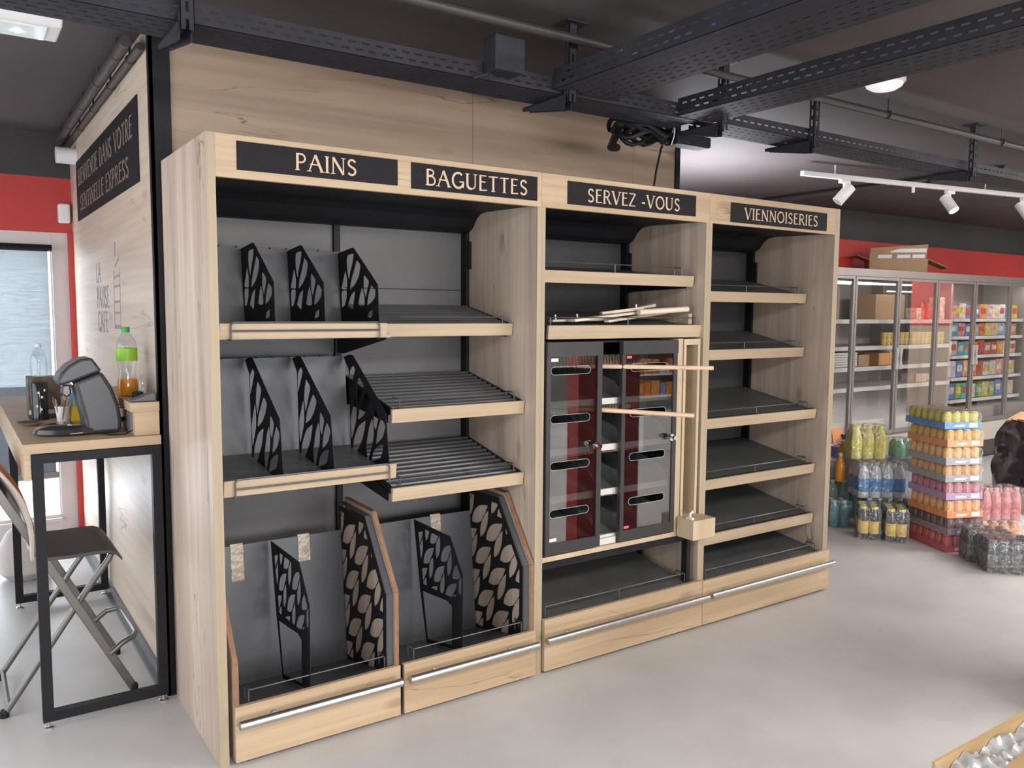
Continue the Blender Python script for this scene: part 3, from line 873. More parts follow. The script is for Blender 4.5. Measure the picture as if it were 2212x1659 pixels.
def bread_bin(x0, x1, label, tapes, right_wood=True, left_wood=True, leftcut=False):
    b = thing('bread_bin', label, 'bin', ((x0 + x1) / 2, 0.2, 0.0), 'pull-out bread bins under the loaf shelves')
    MB().box(x0, x1, -0.024, -0.006, 0.012, 0.214).build('front_panel', w_front, b, bevel=0.001, seg=1)
    if left_wood:
        lp = [(-0.006, 0.010), (-0.006, 0.36), (0.13, 0.56), (0.475, 0.57), (0.475, 0.010)]
        p = MB().prism(lp, 0, x0, x0 + 0.018).build('side_panel', w_side, b)
        e = MB()
        for a, c in zip(lp[0:4], lp[1:4]): e.bar((x0 + 0.009, a[0], a[1]), (x0 + 0.009, c[0], c[1]), 0.0185, 0.003, up=(0, -(c[1] - a[1]), c[0] - a[0]))
        e.build('edge_band', brown, p)
        MB().prism([(0.0, 0.2), (0.0, 0.355), (0.14, 0.54), (0.46, 0.55), (0.46, 0.10)], 0, x0 + 0.0185, x0 + 0.021).build('side_liner', sheet, b)
    if right_wood:
        pp = [(-0.006, 0.010), (-0.006, 0.505), (0.195, 0.785), (0.475, 0.790), (0.475, 0.010)]
        p = MB().prism(pp, 0, x1 - 0.018, x1).build('side_panel', w_side, b)
        e = MB()
        for a, c in zip(pp[0:4], pp[1:4]): e.bar((x1 - 0.009, a[0], a[1]), (x1 - 0.009, c[0], c[1]), 0.0185, 0.004, up=(0, -(c[1] - a[1]), c[0] - a[0]))
        e.build('edge_band', brown, p)
    xr = x1 - 0.022
    # grey liner flange that wraps the edge, then the leaf-cut black sheet
    fl = MB()
    path = [(0.002, 0.21), (0.002, 0.500), (0.200, 0.768), (0.470, 0.773)]
    for a, c in zip(path, path[1:]):
        fl.bar((xr - 0.012, a[0], a[1]), (xr - 0.012, c[0], c[1]), 0.026, 0.0025, up=(0, -(c[1] - a[1]), c[0] - a[0]))
    fl.build('liner_flange', sheet, b)
    xs = xr - 0.024
    outer = [(0.012, 0.20), (0.012, 0.492), (0.205, 0.758), (0.470, 0.760), (0.470, 0.12), (0.40, 0.10)]
    inn = [(0.035, 0.155), (0.035, 0.485), (0.215, 0.735), (0.455, 0.74), (0.455, 0.25), (0.40, 0.14)]
    plate_with_holes([(0.012, 0.12), (0.012, 0.492), (0.205, 0.758), (0.470, 0.760), (0.470, 0.10)],
                     leaf_pattern([(0.035, 0.14), (0.035, 0.485), (0.215, 0.735), (0.455, 0.74), (0.455, 0.20), (0.40, 0.12)], 1.25, 0.04, 0.03, 36, 18, 10), 0, xs, 0.002, 'leaf_panel', black, b)
    MB().prism([(0.0125, 0.122), (0.0125, 0.490), (0.206, 0.756), (0.469, 0.758), (0.469, 0.102)], 0, xs + 0.002, xs + 0.008).build('backing_board', w_side, b)
    # inner sheets
    MB().hexa([(x0 + 0.022, 0.39, 0.08), (xs - 0.002, 0.39, 0.08), (xs - 0.002, 0.394, 0.08), (x0 + 0.022, 0.394, 0.08),
               (x0 + 0.022, 0.45, 0.657), (xs - 0.002, 0.45, 0.657), (xs - 0.002, 0.454, 0.657), (x0 + 0.022, 0.454, 0.657)]).build('back_sheet', sheet, b)
    MB().hexa([(x0 + 0.022, -0.004, 0.190), (xs - 0.002, -0.004, 0.190), (xs - 0.002, 0.392, 0.10), (x0 + 0.022, 0.392, 0.10),
               (x0 + 0.022, -0.004, 0.193), (xs - 0.002, -0.004, 0.193), (xs - 0.002, 0.392, 0.103), (x0 + 0.022, 0.392, 0.103)]).build('bottom_sheet', sheet, b)
    xm = x0 + (x1 - x0) * 0.44
    up_in = [(0.40, 0.64), (0.115, 0.632), (0.0, 0.49), (-0.0, 0.40), (0.11, 0.395), (0.35, 0.37)]
    up_in = [(0.395, 0.64), (0.115, 0.632), (0.008, 0.50), (0.008, 0.425), (0.11, 0.395), (0.34, 0.385)]
    holes = leaf_pattern(up_in, 0.95, 0.09, 0.06, 30, 16, 18)
    holes.append([(0.345, 0.352), (0.125, 0.372), (0.085, 0.36), (0.085, 0.19), (0.30, 0.145)])
    plate_with_holes([(0.430, 0.660), (0.100, 0.657), (-0.003, 0.52), (-0.003, 0.196), (0.31, 0.125), (0.372, 0.36)], holes, 0, xm, 0.002, 'divider', black, b)
    wire_rail(x0 + 0.055, xs - 0.01, 0.004, 0.214, 0.04, ret=0.05, posts=0, parent=b)
    br = MB()
    xa, xb = x0 + 0.002, x1 - 0.018
    br.tube([(xa, -0.070, 0.168), (xb, -0.070, 0.168)], 0.0165, 20)
    bar_o = br.build('handrail', steel, b, smooth=True)
    for x in (x0 + 0.135, x1 - 0.135):
        MB().tube([(x, -0.024, 0.158), (x, -0.060, 0.158)], 0.008, 10).tube([(x, -0.0245, 0.158), (x, -0.029, 0.158)], 0.016, 12).build('rail_mount', steel, bar_o)
    for (ta, tb, z0, z1) in tapes:
        tp = MB()
        def yy(z): return 0.39 + 0.06 * (z - 0.08) / 0.577 - 0.003
        n = 4
        for k in range(n):
            za, zb_ = z0 + (z1 - z0) * k / n, z0 + (z1 - z0) * (k + 1) / n
            wv = 0.002 * (k % 2)
            tp.quad((ta + wv, yy(za), za), (tb + wv, yy(za) - 0.001, za), (tb, yy(zb_) - 0.002, zb_), (ta, yy(zb_), zb_))
        tp.quad((ta, yy(z1), z1), (tb, yy(z1) - 0.002, z1), (tb, yy(z1) + 0.008, z1 + 0.001), (ta, yy(z1) + 0.008, z1 + 0.001))
        tp.build('packing_tape', plain('packing_tape', (0.36, 0.30, 0.22, 1), 0.15, noise=0.25, nscale=40, bump=0.4), b)
    return b


bread_bin(0.050, 0.690, 'left pull-out bread bin under PAINS, two strips of tape on its grey back sheet', [(0.172, 0.222, 0.515, 0.664), (0.449, 0.500, 0.552, 0.664)])
bread_bin(0.706, 1.342, 'right pull-out bread bin under BAGUETTES, one strip of tape on its back sheet', [(1.078, 1.130, 0.585, 0.664)], left_wood=False)

# ---- module 2: self service
m2 = thing('self_service_cabinet', 'middle oak unit headed SERVEZ-VOUS, with two narrow shelves over a glazed pastry case', 'display cabinet', (1.9, 0.3, 0))
panel(m2, 1.3715, 1.392)
panel(m2, 2.370, 2.392)
header(m2, 1.3715, 2.392, [(1.507, 2.290, 2.063, 2.161, 'SERVEZ -VOUS', 1.615, 2.181, 2.080, 2.138)])
MB().box(1.392, 2.370, 0.600, 0.615, 0.0, 2.10).build('back_panel', plain('back_panel_dark', (0.04, 0.04, 0.042, 1), 0.6, noise=0.1), m2)
canopy(MB(), 1.3925, 2.3695).build('canopy', black, m2)
for x in (1.394, 2.349):
    MB().box(x, x + 0.019, 0.55, 0.598, 0.2, 1.97).build('slotted_upright', black, m2)
MB().box(2.356, 2.369, 0.53, 0.555, 1.79, 1.92).build('bracket_plate', black, m2)
sh = deck_shelf(m2, 1.402, 2.360, 0.060, 1.782, 1.728, 1.83, rail=False)
wire_rail(1.43, 2.305, 0.095, 1.782, 0.040, ret=0.05, posts=1, parent=sh)
sh = deck_shelf(m2, 1.430, 2.369, 0.014, 1.541, 1.480, 1.60, rail=False)
wire_rail(1.450, 2.352, 0.036, 1.541, 0.034, ret=0.05, posts=1, parent=sh)
MB().box(1.394, 1.428, 0.10, 0.12, 1.48, 1.57).build('filler_block', w_box, sh)
MB().box(2.325, 2.349, 0.06, 0.50, 1.545, 1.595).build('end_board', w_box, sh)
MB().box(1.394, 2.391, -0.020, 0.0, 0.012, 0.247).build('base_front', w_front, m2, bevel=0.001, seg=1)
# sloping base deck
bd = MB().hexa([(1.40, 0.004, 0.225), (2.31, 0.004, 0.225), (2.31, 0.575, 0.32), (1.40, 0.575, 0.32), (1.40, 0.004, 0.24), (2.31, 0.004, 0.24), (2.31, 0.575, 0.34), (1.40, 0.575, 0.34)]).build('base_deck', deck, m2)
wire_rail(1.425, 2.30, 0.02, 0.245, 0.045, ret=0.06, posts=1, parent=bd)
MB().box(2.305, 2.330, 0.012, 0.05, 0.247, 0.49).box(2.312, 2.325, 0.35, 0.39, 0.25, 0.49).build('support_post', black, m2)
MB().box(1.394, 2.369, 0.03, 0.05, 0.455, 0.497).build('cross_rail', black, m2)
rb = MB().tube([(1.372, -0.068, 0.174), (2.382, -0.068, 0.174)], 0.0165, 20).build('handrail', steel, m2, smooth=True)
for x in (1.52, 2.24):
    MB().tube([(x, -0.020, 0.164), (x, -0.058, 0.164)], 0.008, 10).tube([(x, -0.0205, 0.164), (x, -0.025, 0.164)], 0.016, 12).build('rail_mount', steel, rb)

# ---- module 3: pastries
m3 = thing('pastry_shelving_cabinet', 'right-hand oak unit headed VIENNOISERIES, with five sloping black shelves', 'display cabinet', (2.92, 0.3, 0))
panel(m3, 2.3925, 2.414)
panel(m3, 3.402, 3.445)
header(m3, 2.3925, 3.402, [(2.540, 3.320, 2.054, 2.151, 'VIENNOISERIES', 2.640, 3.238, 2.074, 2.131)])
MB().box(2.414, 3.402, 0.600, 0.615, 0.0, 2.10).build('back_panel', plain('back_panel_dark', (0.04, 0.04, 0.042, 1), 0.6, noise=0.1), m3)
canopy(MB(), 2.4145, 3.4015).build('canopy', black, m3)
for x in (2.416, 3.381):
    MB().box(x, x + 0.019, 0.55, 0.598, 0.2, 1.97).build('slotted_upright', black, m3)
MB().box(3.385, 3.401, 0.53, 0.555, 1.78, 1.91).build('bracket_plate', black, m3)
for (yf, zt, zb) in ((0.155, 1.713, 1.658), (0.158, 1.405, 1.350), (0.060, 1.056, 1.002), (0.058, 0.737, 0.683), (0.055, 0.448, 0.390)):
    deck_shelf(m3, 2.424, 3.385, yf, zt, zb, zt + 0.085)
bd = MB().hexa([(2.42, 0.004, 0.215), (3.395, 0.004, 0.215), (3.395, 0.575, 0.30), (2.42, 0.575, 0.30), (2.42, 0.004, 0.23), (3.395, 0.004, 0.23), (3.395, 0.575, 0.315), (2.42, 0.575, 0.315)]).build('base_deck', deck, m3)
wire_rail(2.45, 3.36, 0.02, 0.238, 0.04, ret=0.06, posts=1, parent=bd)
MB().box(2.394, 3.442, -0.020, 0.0, 0.012, 0.240).build('base_front', w_front, m3, bevel=0.001, seg=1)
rb = MB().tube([(2.404, -0.068, 0.177), (3.414, -0.068, 0.177)], 0.0165, 20).build('handrail', steel, m3, smooth=True)
for x in (2.55, 3.27):
    MB().tube([(x, -0.020, 0.167), (x, -0.058, 0.167)], 0.008, 10).tube([(x, -0.0205, 0.167), (x, -0.025, 0.167)], 0.016, 12).build('rail_mount', steel, rb)

# ================================================================== GLAZED PASTRY CASE in module 2
case = thing('pastry_case', 'dark metal pastry case with two slotted glass doors and an open middle column', 'display case', (1.8, 0.25, 0.52))
MB().box(1.394, 2.235, 0.005, 0.50, 0.497, 0.520).build('base_board', w_box, case, bevel=0.001, seg=1)
MB().box(2.200, 2.234, 0.005, 0.48, 0.521, 1.474).build('side_board', w_box, case)
MB().box(1.398, 1.404, 0.03, 0.48, 0.522, 1.465).box(2.188, 2.196, 0.03, 0.48, 0.522, 1.465).box(1.398, 2.196, 0.474, 0.480, 0.522, 1.465).box(1.398, 2.196, 0.03, 0.48, 1.462, 1.470).build('case_shell', black, case)
traym = plain('pale_grey_tray', (0.20, 0.21, 0.21, 1), 0.45, noise=0.06)
for (z, nm) in ((1.190, 0), (0.975, 1), (0.765, 2), (0.548, 3)):
    tr = MB()
    for (xa, xb) in ((1.410, 1.585), (1.590, 1.735), (1.740, 1.880), (1.885, 2.03), (2.035, 2.18)):
        tr.hexa([(xa, 0.045, z - 0.006), (xb, 0.045, z - 0.006), (xb, 0.46, z + 0.10), (xa, 0.46, z + 0.10),
                 (xa, 0.045, z - 0.002), (xb, 0.045, z - 0.002), (xb, 0.46, z + 0.104), (xa, 0.46, z + 0.104)])
        tr.prism([(0.045, z), (0.045, z + 0.03), (0.10, z + 0.085), (0.46, z + 0.175), (0.46, z + 0.10)], 0, xb, xb + 0.002)
    to = tr.build('tray', traym, case)
    MB().box(1.408, 2.184, 0.030, 0.043, z - 0.012, z + 0.016).build('price_strip', offw, to)
    # wooden hook rail with bent wire hangers above each tray
    zz = z + 0.175
    hr = MB().box(1.406, 2.186, 0.20, 0.215, zz - 0.025, zz + 0.03).build('hook_rail', w_box, case)
    wv = MB()
    x = 1.43
    while x < 2.15:
        wv.tube([(x, 0.17, zz + 0.045), (x + 0.004, 0.12, zz + 0.03), (x + 0.012, 0.11, zz - 0.045), (x + 0.018, 0.11, zz - 0.05), (x + 0.026, 0.12, zz + 0.03), (x + 0.03, 0.17, zz + 0.045)], 0.0016, 5)
        x += 0.037
    wv.tube([(1.41, 0.17, zz + 0.045), (2.18, 0.17, zz + 0.045)], 0.0022, 5)
    wv.build('wire_hooks', black, hr, smooth=True)


def slot(x0, x1, zc, h, rise=0.0):
    r = h / 2
    pts = []
    for k in range(9):
        a = math.radians(90 + 180 * k / 8); pts.append((x0 + r + r * math.cos(a), zc + r * math.sin(a)))
    for k in range(9):
        a = math.radians(-90 + 180 * k / 8); pts.append((x1 - r + r * math.cos(a), zc + rise + r * math.sin(a)))
    return pts


def case_door(x0, x1, sx0, sx1, knob_x, z0=0.530, z1=1.468):
    fr = MB()
    fr.box(x0, x1, -0.014, 0.014, z1 - 0.062, z1)
    fr.box(x0, x1, -0.010, 0.012, z0, z0 + 0.050)
    fr.box(x0, x0 + 0.022, -0.010, 0.012, z0 + 0.05, z1 - 0.062)
    fr.box(x1 - 0.026, x1, -0.010, 0.012, z0 + 0.05, z1 - 0.062)
    d = fr.build('door_frame', plain('door_frame_metal', (0.035, 0.034, 0.035, 1), 0.4, noise=0.1), case)
    holes = [slot(sx0, sx1, z, 0.034) for z in (1.345, 1.132, 0.925, 0.713)]
    plate_with_holes([(x0 + 0.022, z0 + 0.05), (x1 - 0.026, z0 + 0.05), (x1 - 0.026, z1 - 0.062), (x0 + 0.022, z1 - 0.062)], holes, 1, -0.004, 0.004, 'glass_pane', glass_d, d)
    for z in (1.345, 1.132, 0.925, 0.713):
        ring = slot(sx0, sx1, z, 0.036)
        MB().tube([(a, -0.007, b) for a, b in ring + ring[:1]], 0.0011, 5, cap=False).build('slot_edge', plain('glass_edge', (0.42, 0.50, 0.50, 1), 0.2), d)
    k = MB().tube([(knob_x, -0.008, 1.002), (knob_x, -0.045, 1.002)], 0.006, 10).tube([(knob_x, -0.022, 1.002), (knob_x, -0.034, 1.002)], 0.017, 12)
    k.tube([(knob_x, -0.045, 1.002), (knob_x, -0.058, 1.002)], 0.010, 12)
    k.build('knob', chrome, d, smooth=True)
    return d


case_door(1.400, 1.712, 1.424, 1.645, 1.668)
case_door(1.832, 2.186, 1.886, 2.116, 2.135)
for z in (1.388, 0.587): MB().box(1.860, 1.890, -0.0085, -0.007, z, z + 0.012).build('red_sticker', plain('red_sticker', (0.7, 0.12, 0.14, 1), 0.5), case)
for z in (1.385, 0.590): MB().box(1.424, 1.462, -0.0085, -0.007, z, z + 0.014).build('white_sticker', white, case)
MB().box(1.715, 1.830, 0.015, 0.029, 0.522, 0.552).build('bottom_price_strip', offw, case)
# dowels poking through the slots of the right door
for i, (a, b, lab) in enumerate((((1.66, 0.13, 1.352), (2.175, -0.245, 1.348), 'upper pale wooden rod poking out through the glass door of the pastry case'),
                                 ((1.60, 0.12, 1.163), (2.078, -0.225, 1.132), 'lower pale wooden rod poking out through the glass door of the pastry case'))):
    tag(MB().tube([a, b], 0.0105, 14).build('wooden_rod', w_dowel, None, smooth=True), lab, 'rod', 'wooden rods in the pastry case')
# tall narrow open box to the right of the case
nb = thing('narrow_wooden_box', 'tall narrow open-fronted wooden box standing right of the glazed pastry case', 'box', (2.29, 0.2, 0.59))
MB().box(2.238, 2.254, 0.0, 0.34, 0.575, 1.472).build('side_board', w_box, nb)
MB().box(2.334, 2.350, 0.0, 0.34, 0.575, 1.472).build('side_board', w_box, nb)
MB().box(2.254, 2.334, 0.0, 0.34, 1.444, 1.472).build('top_board', w_box, nb)
MB().box(2.254, 2.334, 0.325, 0.34, 0.60, 1.444).build('back_board', w_box, nb)
MB().box(2.254, 2.334, 0.0, 0.34, 0.575, 0.597).build('bottom_board', w_box, nb)
wblk = thing('wooden_block', 'pale wooden block holding a white clip at the foot of the narrow box', 'block', (2.29, -0.05, 0.49))
MB().box(2.212, 2.366, -0.115, -0.003, 0.500, 0.596).build('block', w_box, wblk, bevel=0.002, seg=1)
MB().box(2.225, 2.243, -0.09, -0.05, 0.596, 0.606).tube([(2.235, -0.07, 0.604), (2.235, -0.07, 0.622), (2.25, -0.07, 0.632), (2.262, -0.06, 0.62)], 0.006, 8).build('clip', offw, wblk)
# loose wooden tongs and laths on the second shelf
pale = wood('pale_lath', (0.78, 0.68, 0.55, 1), (0.70, 0.58, 0.45, 1), 0, crack=0.0)
sticks = [((1.50, 0.10, 1.560), (1.86, 0.13, 1.566), 0.030, 0.010, 'thin pale lath lying at the left end of the upper narrow shelf'),
          ((1.58, 0.05, 1.562), (2.02, 0.12, 1.598), 0.045, 0.012, 'wide pale lath lying across the middle of the stick pile'),
          ((1.84, 0.16, 1.594), (2.05, 0.10, 1.620), 0.035, 0.014, 'short pale lath on top of the stick pile'),
          ((1.98, 0.11, 1.612), (2.20, 0.17, 1.636), 0.014, 0.014, 'narrow white stick topmost on the pile'),
          ((1.80, 0.07, 1.558), (2.30, 0.20, 1.600), 0.030, 0.012, 'long lath sloping up to the right on the pile')]
for a, b, w_, h_, lab in sticks:
    tag(MB().bar(a, b, w_, h_).build('wooden_lath', pale, None, bevel=0.002, seg=1), lab, 'lath', 'loose laths on the shelf')
tag(MB().tube([(1.99, 0.06, 1.600), (2.310, 0.055, 1.618)], 0.014, 14).build('rolling_rod', pale, None, smooth=True), 'round pale rod lying at the right end of the stick pile', 'rod')
for i, (x, z, lab) in enumerate(((1.505, 1.572, 'small pale peg at the left end of the stick pile'), (1.628, 1.575, 'small pale peg near the wide lath'), (1.985, 1.622, 'small pale peg standing on the topmost lath'))):
    tag(MB().tube([(x, 0.07, z - 0.006), (x - 0.004, 0.07, z + 0.016)], 0.004, 8).build('wooden_peg', pale), lab, 'peg', 'pegs among the laths')

# ================================================================== CEILING SERVICES


def perf(mb, p0, d, w, n, L, W_, rows, pitch=0.05, slot_l=0.028, slot_w=0.007, th=0.0015):
    """perforated strip: starts at p0, runs along d for L, is W_ wide along w, thickness along n"""
    p0, d, w, n = Vector(p0), Vector(d), Vector(w), Vector(n)
    def q(a0, a1, b0, b1):
        P = lambda a, b, c: p0 + d * a + w * b + n * c
        mb.hexa([P(a0, b0, 0), P(a1, b0, 0), P(a1, b1, 0), P(a0, b1, 0), P(a0, b0, th), P(a1, b0, th), P(a1, b1, th), P(a0, b1, th)])
    gap = (W_ - rows * slot_w) / (rows + 1)
    b = 0.0
    for r in range(rows):
        q(0, L, b, b + gap); b += gap
        a = (r % 2) * pitch / 2
        if a: q(0, a - (pitch - slot_l) * 0 , b, b + slot_w)
        x = a
        while x + pitch < L:
            q(x + slot_l, x + pitch, b, b + slot_w); x += pitch
        q(x, L, b, b + slot_w)
        b += slot_w
    q(0, L, b, W_)


def cable_tray(label, p0, d, w, L, W_, H_, rows_side=2, rows_bot=4, m=None):
    d, w = Vector(d), Vector(w)
    t = thing('cable_tray', label, 'cable tray', p0)
    p0 = Vector(p0)
    a = MB(); perf(a, p0, d, w, Z3, L, W_, rows_bot); a.build('tray_base', m or tray_m, t)
    a = MB(); perf(a, p0, d, Z3, w, L, H_, rows_side); a.build('tray_side', m or tray_m, t)
    a = MB(); perf(a, p0 + w * (W_ - 0.0015), d, Z3, w, L, H_, rows_side); a.build('tray_side', m or tray_m, t)
    return t


TZ = 2.455
cable_tray('long perforated cable tray running above the headers, left of the tray junction', (-1.7, -0.19, TZ), X3, Y3, 3.80, 0.19, 0.062)
cable_tray('narrower perforated cable tray running off to the right beyond the junction', (2.22, -0.21, TZ + 0.005), X3, Y3, 4.6, 0.20, 0.055, 1)
cable_tray('widest perforated cable tray crossing the ceiling toward the camera', (1.275, -0.20, TZ + 0.01), (0, -1, 0), X3, 3.6, 0.30, 0.075, 2, 6)
cable_tray('second cable tray crossing toward the camera, nearest the round ceiling light', (1.955, -0.20, TZ), (0, -1, 0), X3, 4.4, 0.22, 0.075, 2, 4)
# hangers: slotted C post from the ceiling and a tapering arm under the tray


def hanger(x, y0, L, label):
    h = thing('tray_hanger', label, 'bracket', (x, y0, CEIL), 'hangers that carry the cable trays')
    a = MB()
    zb = TZ - 0.035
    perf(a, (x - 0.02, y0 - 0.016, zb), Z3, X3, Y3, CEIL - zb - 0.006, 0.04, 1, 0.05, 0.03, 0.010, 0.002)
    perf(a, (x - 0.02, y0 - 0.016, zb), Z3, Y3, X3, CEIL - zb - 0.006, 0.030, 1, 0.05, 0.03, 0.010, 0.002)
    perf(a, (x + 0.018, y0 - 0.016, zb), Z3, Y3, X3, CEIL - zb - 0.006, 0.030, 1, 0.05, 0.03, 0.010, 0.002)
    a.build('slotted_post', tray_m, h)
    MB().box(x - 0.05, x + 0.05, y0 - 0.045, y0 + 0.045, CEIL - 0.006, CEIL).build('ceiling_plate', tray_m, h)
    b = MB().prism([(y0 + 0.014, TZ - 0.002), (y0 + 0.014, TZ - 0.060), (y0 + 0.06, TZ - 0.055), (y0 + L, TZ - 0.016), (y0 + L, TZ - 0.002)], 0, x - 0.019, x - 0.016)
    b.prism([(y0 + 0.014, TZ - 0.002), (y0 + 0.014, TZ - 0.060), (y0 + 0.06, TZ - 0.055), (y0 + L, TZ - 0.016), (y0 + L, TZ - 0.002)], 0, x + 0.016, x + 0.019)
    b.box(x - 0.019, x + 0.019, y0 + 0.014, y0 + L, TZ - 0.004, TZ - 0.001)
    b.build('arm', tray_m, h)
    return h


hanger(-0.10, -0.225, 0.30, 'slotted hanger above the corner where the two wood walls meet')
hanger(1.34, -0.225, 0.30, 'slotted hanger at the foot of the widest cable tray, above BAGUETTES')
hanger(2.20, -0.235, 0.24, 'slotted hanger at the tray junction above SERVEZ-VOUS')
hanger(2.86, -0.235, 0.28, 'slotted hanger next right of the tray junction')
hanger(4.36, -0.245, 0.28, 'slotted hanger farthest right, in front of the track spotlights')
# cable clutter at the junction, with the lead that drops behind the header
cc = MB()
for k in range(7):
    pts = []
    for j in range(22):
        a = 2 * PI * j / 21
        pts.append((2.02 + 0.05 * math.sin(k * 1.3) + 0.13 * math.cos(a) , 0.10 + 0.02 * math.sin(k * 2.1) + 0.07 * math.sin(a), 2.42 + 0.012 * k + 0.02 * math.sin(3 * a + k)))
    cc.tube(pts, 0.011, 6)
cc.tube([(1.85, 0.05, 2.46), (1.95, 0.2, 2.44), (2.05, 0.35, 2.42), (2.15, 0.42, 2.44)], 0.02, 8)
t = tag(cc.build('cable_coil', black, None, smooth=True), 'bundle of black cables coiled at the tray junction above SERVEZ-VOUS', 'cables')
tb = thing('transformer_box', 'black power supply lying beside the coiled cables on the tray junction', 'power supply', (2.15, 0.06, 2.40))
MB().box(2.17, 2.40, 0.01, 0.10, 2.40, 2.452).build('case', black, tb, bevel=0.008)
MB().tube([(2.14, 0.0, 2.46), (2.13, -0.005, 2.42), (2.14, 0.02, 2.39)], 0.0025, 6).build('white_tie', white, tb)
cd = [(2.14, 0.03, 2.40), (2.28, 0.25, 2.395), (2.40, 0.48, 2.50), (2.425, 0.55, 2.46), (2.425, 0.57, 2.30), (2.415, 0.57, 2.12)]
cd = [(2.15, 0.06, 2.44), (2.17, 0.12, 2.39), (2.20, 0.18, 2.30), (2.20, 0.20, 2.20), (2.19, 0.20, 2.13)]
tag(MB().tube(cd, 0.0055, 8).build('drop_cable', black, None, smooth=True), 'single black cable dropping from the tray down behind the SERVEZ-VOUS header', 'cable')
jb = thing('junction_box', 'dark grey junction box hung on the long cable tray above BAGUETTES', 'junction box', (1.06, -0.1, 2.45))
MB().box(0.955, 1.085, -0.28, -0.193, 2.475, 2.60).build('case', tray_m, jb, bevel=0.006)
MB().tube([(0.965, -0.225, 2.49), (0.955, -0.235, 2.47), (0.965, -0.24, 2.455), (0.98, -0.235, 2.46), (0.975, -0.225, 2.47)], 0.004, 6).tube([(0.95, -0.235, 2.465), (0.895, -0.225, 2.445)], 0.006, 6).build('hook', tray_m, jb, smooth=True)
# conduits
cg = 'grey conduits clipped under the ceiling'
pipe_m = plain('painted_conduit', (0.045, 0.042, 0.043, 1), 0.45, noise=0.1)


def conduit(label, pts, r, clips=()):
    t = thing('conduit', label, 'pipe', pts[0])
    MB().tube(pts, r, 12).build('pipe', pipe_m, t, smooth=True)
    for p in clips:
        p = Vector(p); dd = (Vector(pts[-1]) - Vector(pts[0])).normalized()
        MB().tube([p - dd * 0.006, p + dd * 0.006], r + 0.004, 12).tube([p, (p.x, p.y, CEIL)], 0.005, 6).build('pipe_clip', pipe_m, t, smooth=True)
    return t


conduit('thicker conduit along the top of the wood side wall', [(-0.095, 0.78, 2.650), (-0.095, 3.3, 2.650)], 0.022, [(-0.095, y, 2.65) for y in (1.0, 1.5, 2.05, 2.6, 3.1)])
conduit('thinner conduit tight against the top of the wood side wall', [(-0.042, 0.78, 2.640), (-0.042, 3.3, 2.640)], 0.016, [(-0.042, y, 2.64) for y in (1.0, 1.5, 2.05, 2.6, 3.1)])
conduit('long conduit under the ceiling crossing above both big cable trays', [(-2.2, -0.30, 2.640), (11, -0.26, 2.640)], 0.018, [(x, -0.29, 2.64) for x in (0.5, 1.9, 3.4, 4.6, 6.0)])
conduit('distant conduit running toward the fridges behind the track lights', [(5.92, 2.55, 2.688), (5.90, 0.3, 2.688)], 0.028, [(5.91, 1.0, 2.688), (5.91, 2.0, 2.688)])
# round ceiling light
dl = thing('round_ceiling_light', 'round white ceiling light half hidden by the second cable tray', 'ceiling light', (3.02, -0.50, CEIL))
MB().lathe([(0.095, 0.0), (0.095, -0.02), (0.088, -0.028)], (3.02, -0.50, CEIL), 28).build('rim', white, dl, smooth=True)
MB().lathe([(0.085, -0.022), (0.08, -0.040), (0.055, -0.055), (0.02, -0.062), (0.001, -0.063)], (3.02, -0.50, CEIL), 28).build('diffuser', plain('light_diffuser', (0.8, 0.8, 0.8, 1), 0.4, emis=((1, 1, 1, 1), 0.25)), dl, smooth=True)
# emergency light
el = thing('emergency_light', 'white rectangular emergency light on the ceiling at the top left', 'emergency light', (-0.62, 0.6, 2.56))
MB().prism([(0.47, 2.66), (0.47, 2.60), (0.50, 2.575), (0.69, 2.575), (0.70, 2.60), (0.70, 2.66)], 0, -0.92, -0.345).build('housing', white, el, bevel=0.006)
MB().box(-0.88, -0.39, 0.52, 0.67, 2.570, 2.576).build('lens', plain('frosted_lens', (0.75, 0.82, 0.82, 1), 0.15), el)
MB().lathe([(0.012, 0), (0.010, -0.006), (0.002, -0.008)], (-0.475, 0.60, 2.571), 12).build('led', plain('led_glow', (1, 1, 1, 1), 0.3, emis=((0.95, 1, 0.98, 1), 14)), el)
MB().box(-0.75, -0.5, 0.54, 0.64, 2.66, CEIL).build('mounting', white, el)
# small blue connector on the widest tray
tag(MB().tube([(1.50, -0.80, 2.60), (1.53, -0.82, 2.57)], 0.008, 8).build('blue_connector', plain('blue_plastic', (0.03, 0.12, 0.55, 1), 0.4)), 'small blue cable connector on the edge of the widest cable tray', 'connector')

# track lighting
tk = thing('light_track', 'white ceiling track carrying the spotlights above the fridges', 'lighting track', (5.8, 0.88, 2.64))
t0, t1 = Vector((4.56, 1.10, 2.635)), Vector((8.6, 0.46, 2.635))
MB().bar(t0, t1, 0.036, 0.034).build('rail', white, tk)
stems = MB()
for f in (0.08, 0.5, 0.9):
    p = t0.lerp(t1, f); stems.tube([p, (p.x, p.y, CEIL)], 0.006, 8)
stems.build('suspension', white, tk)


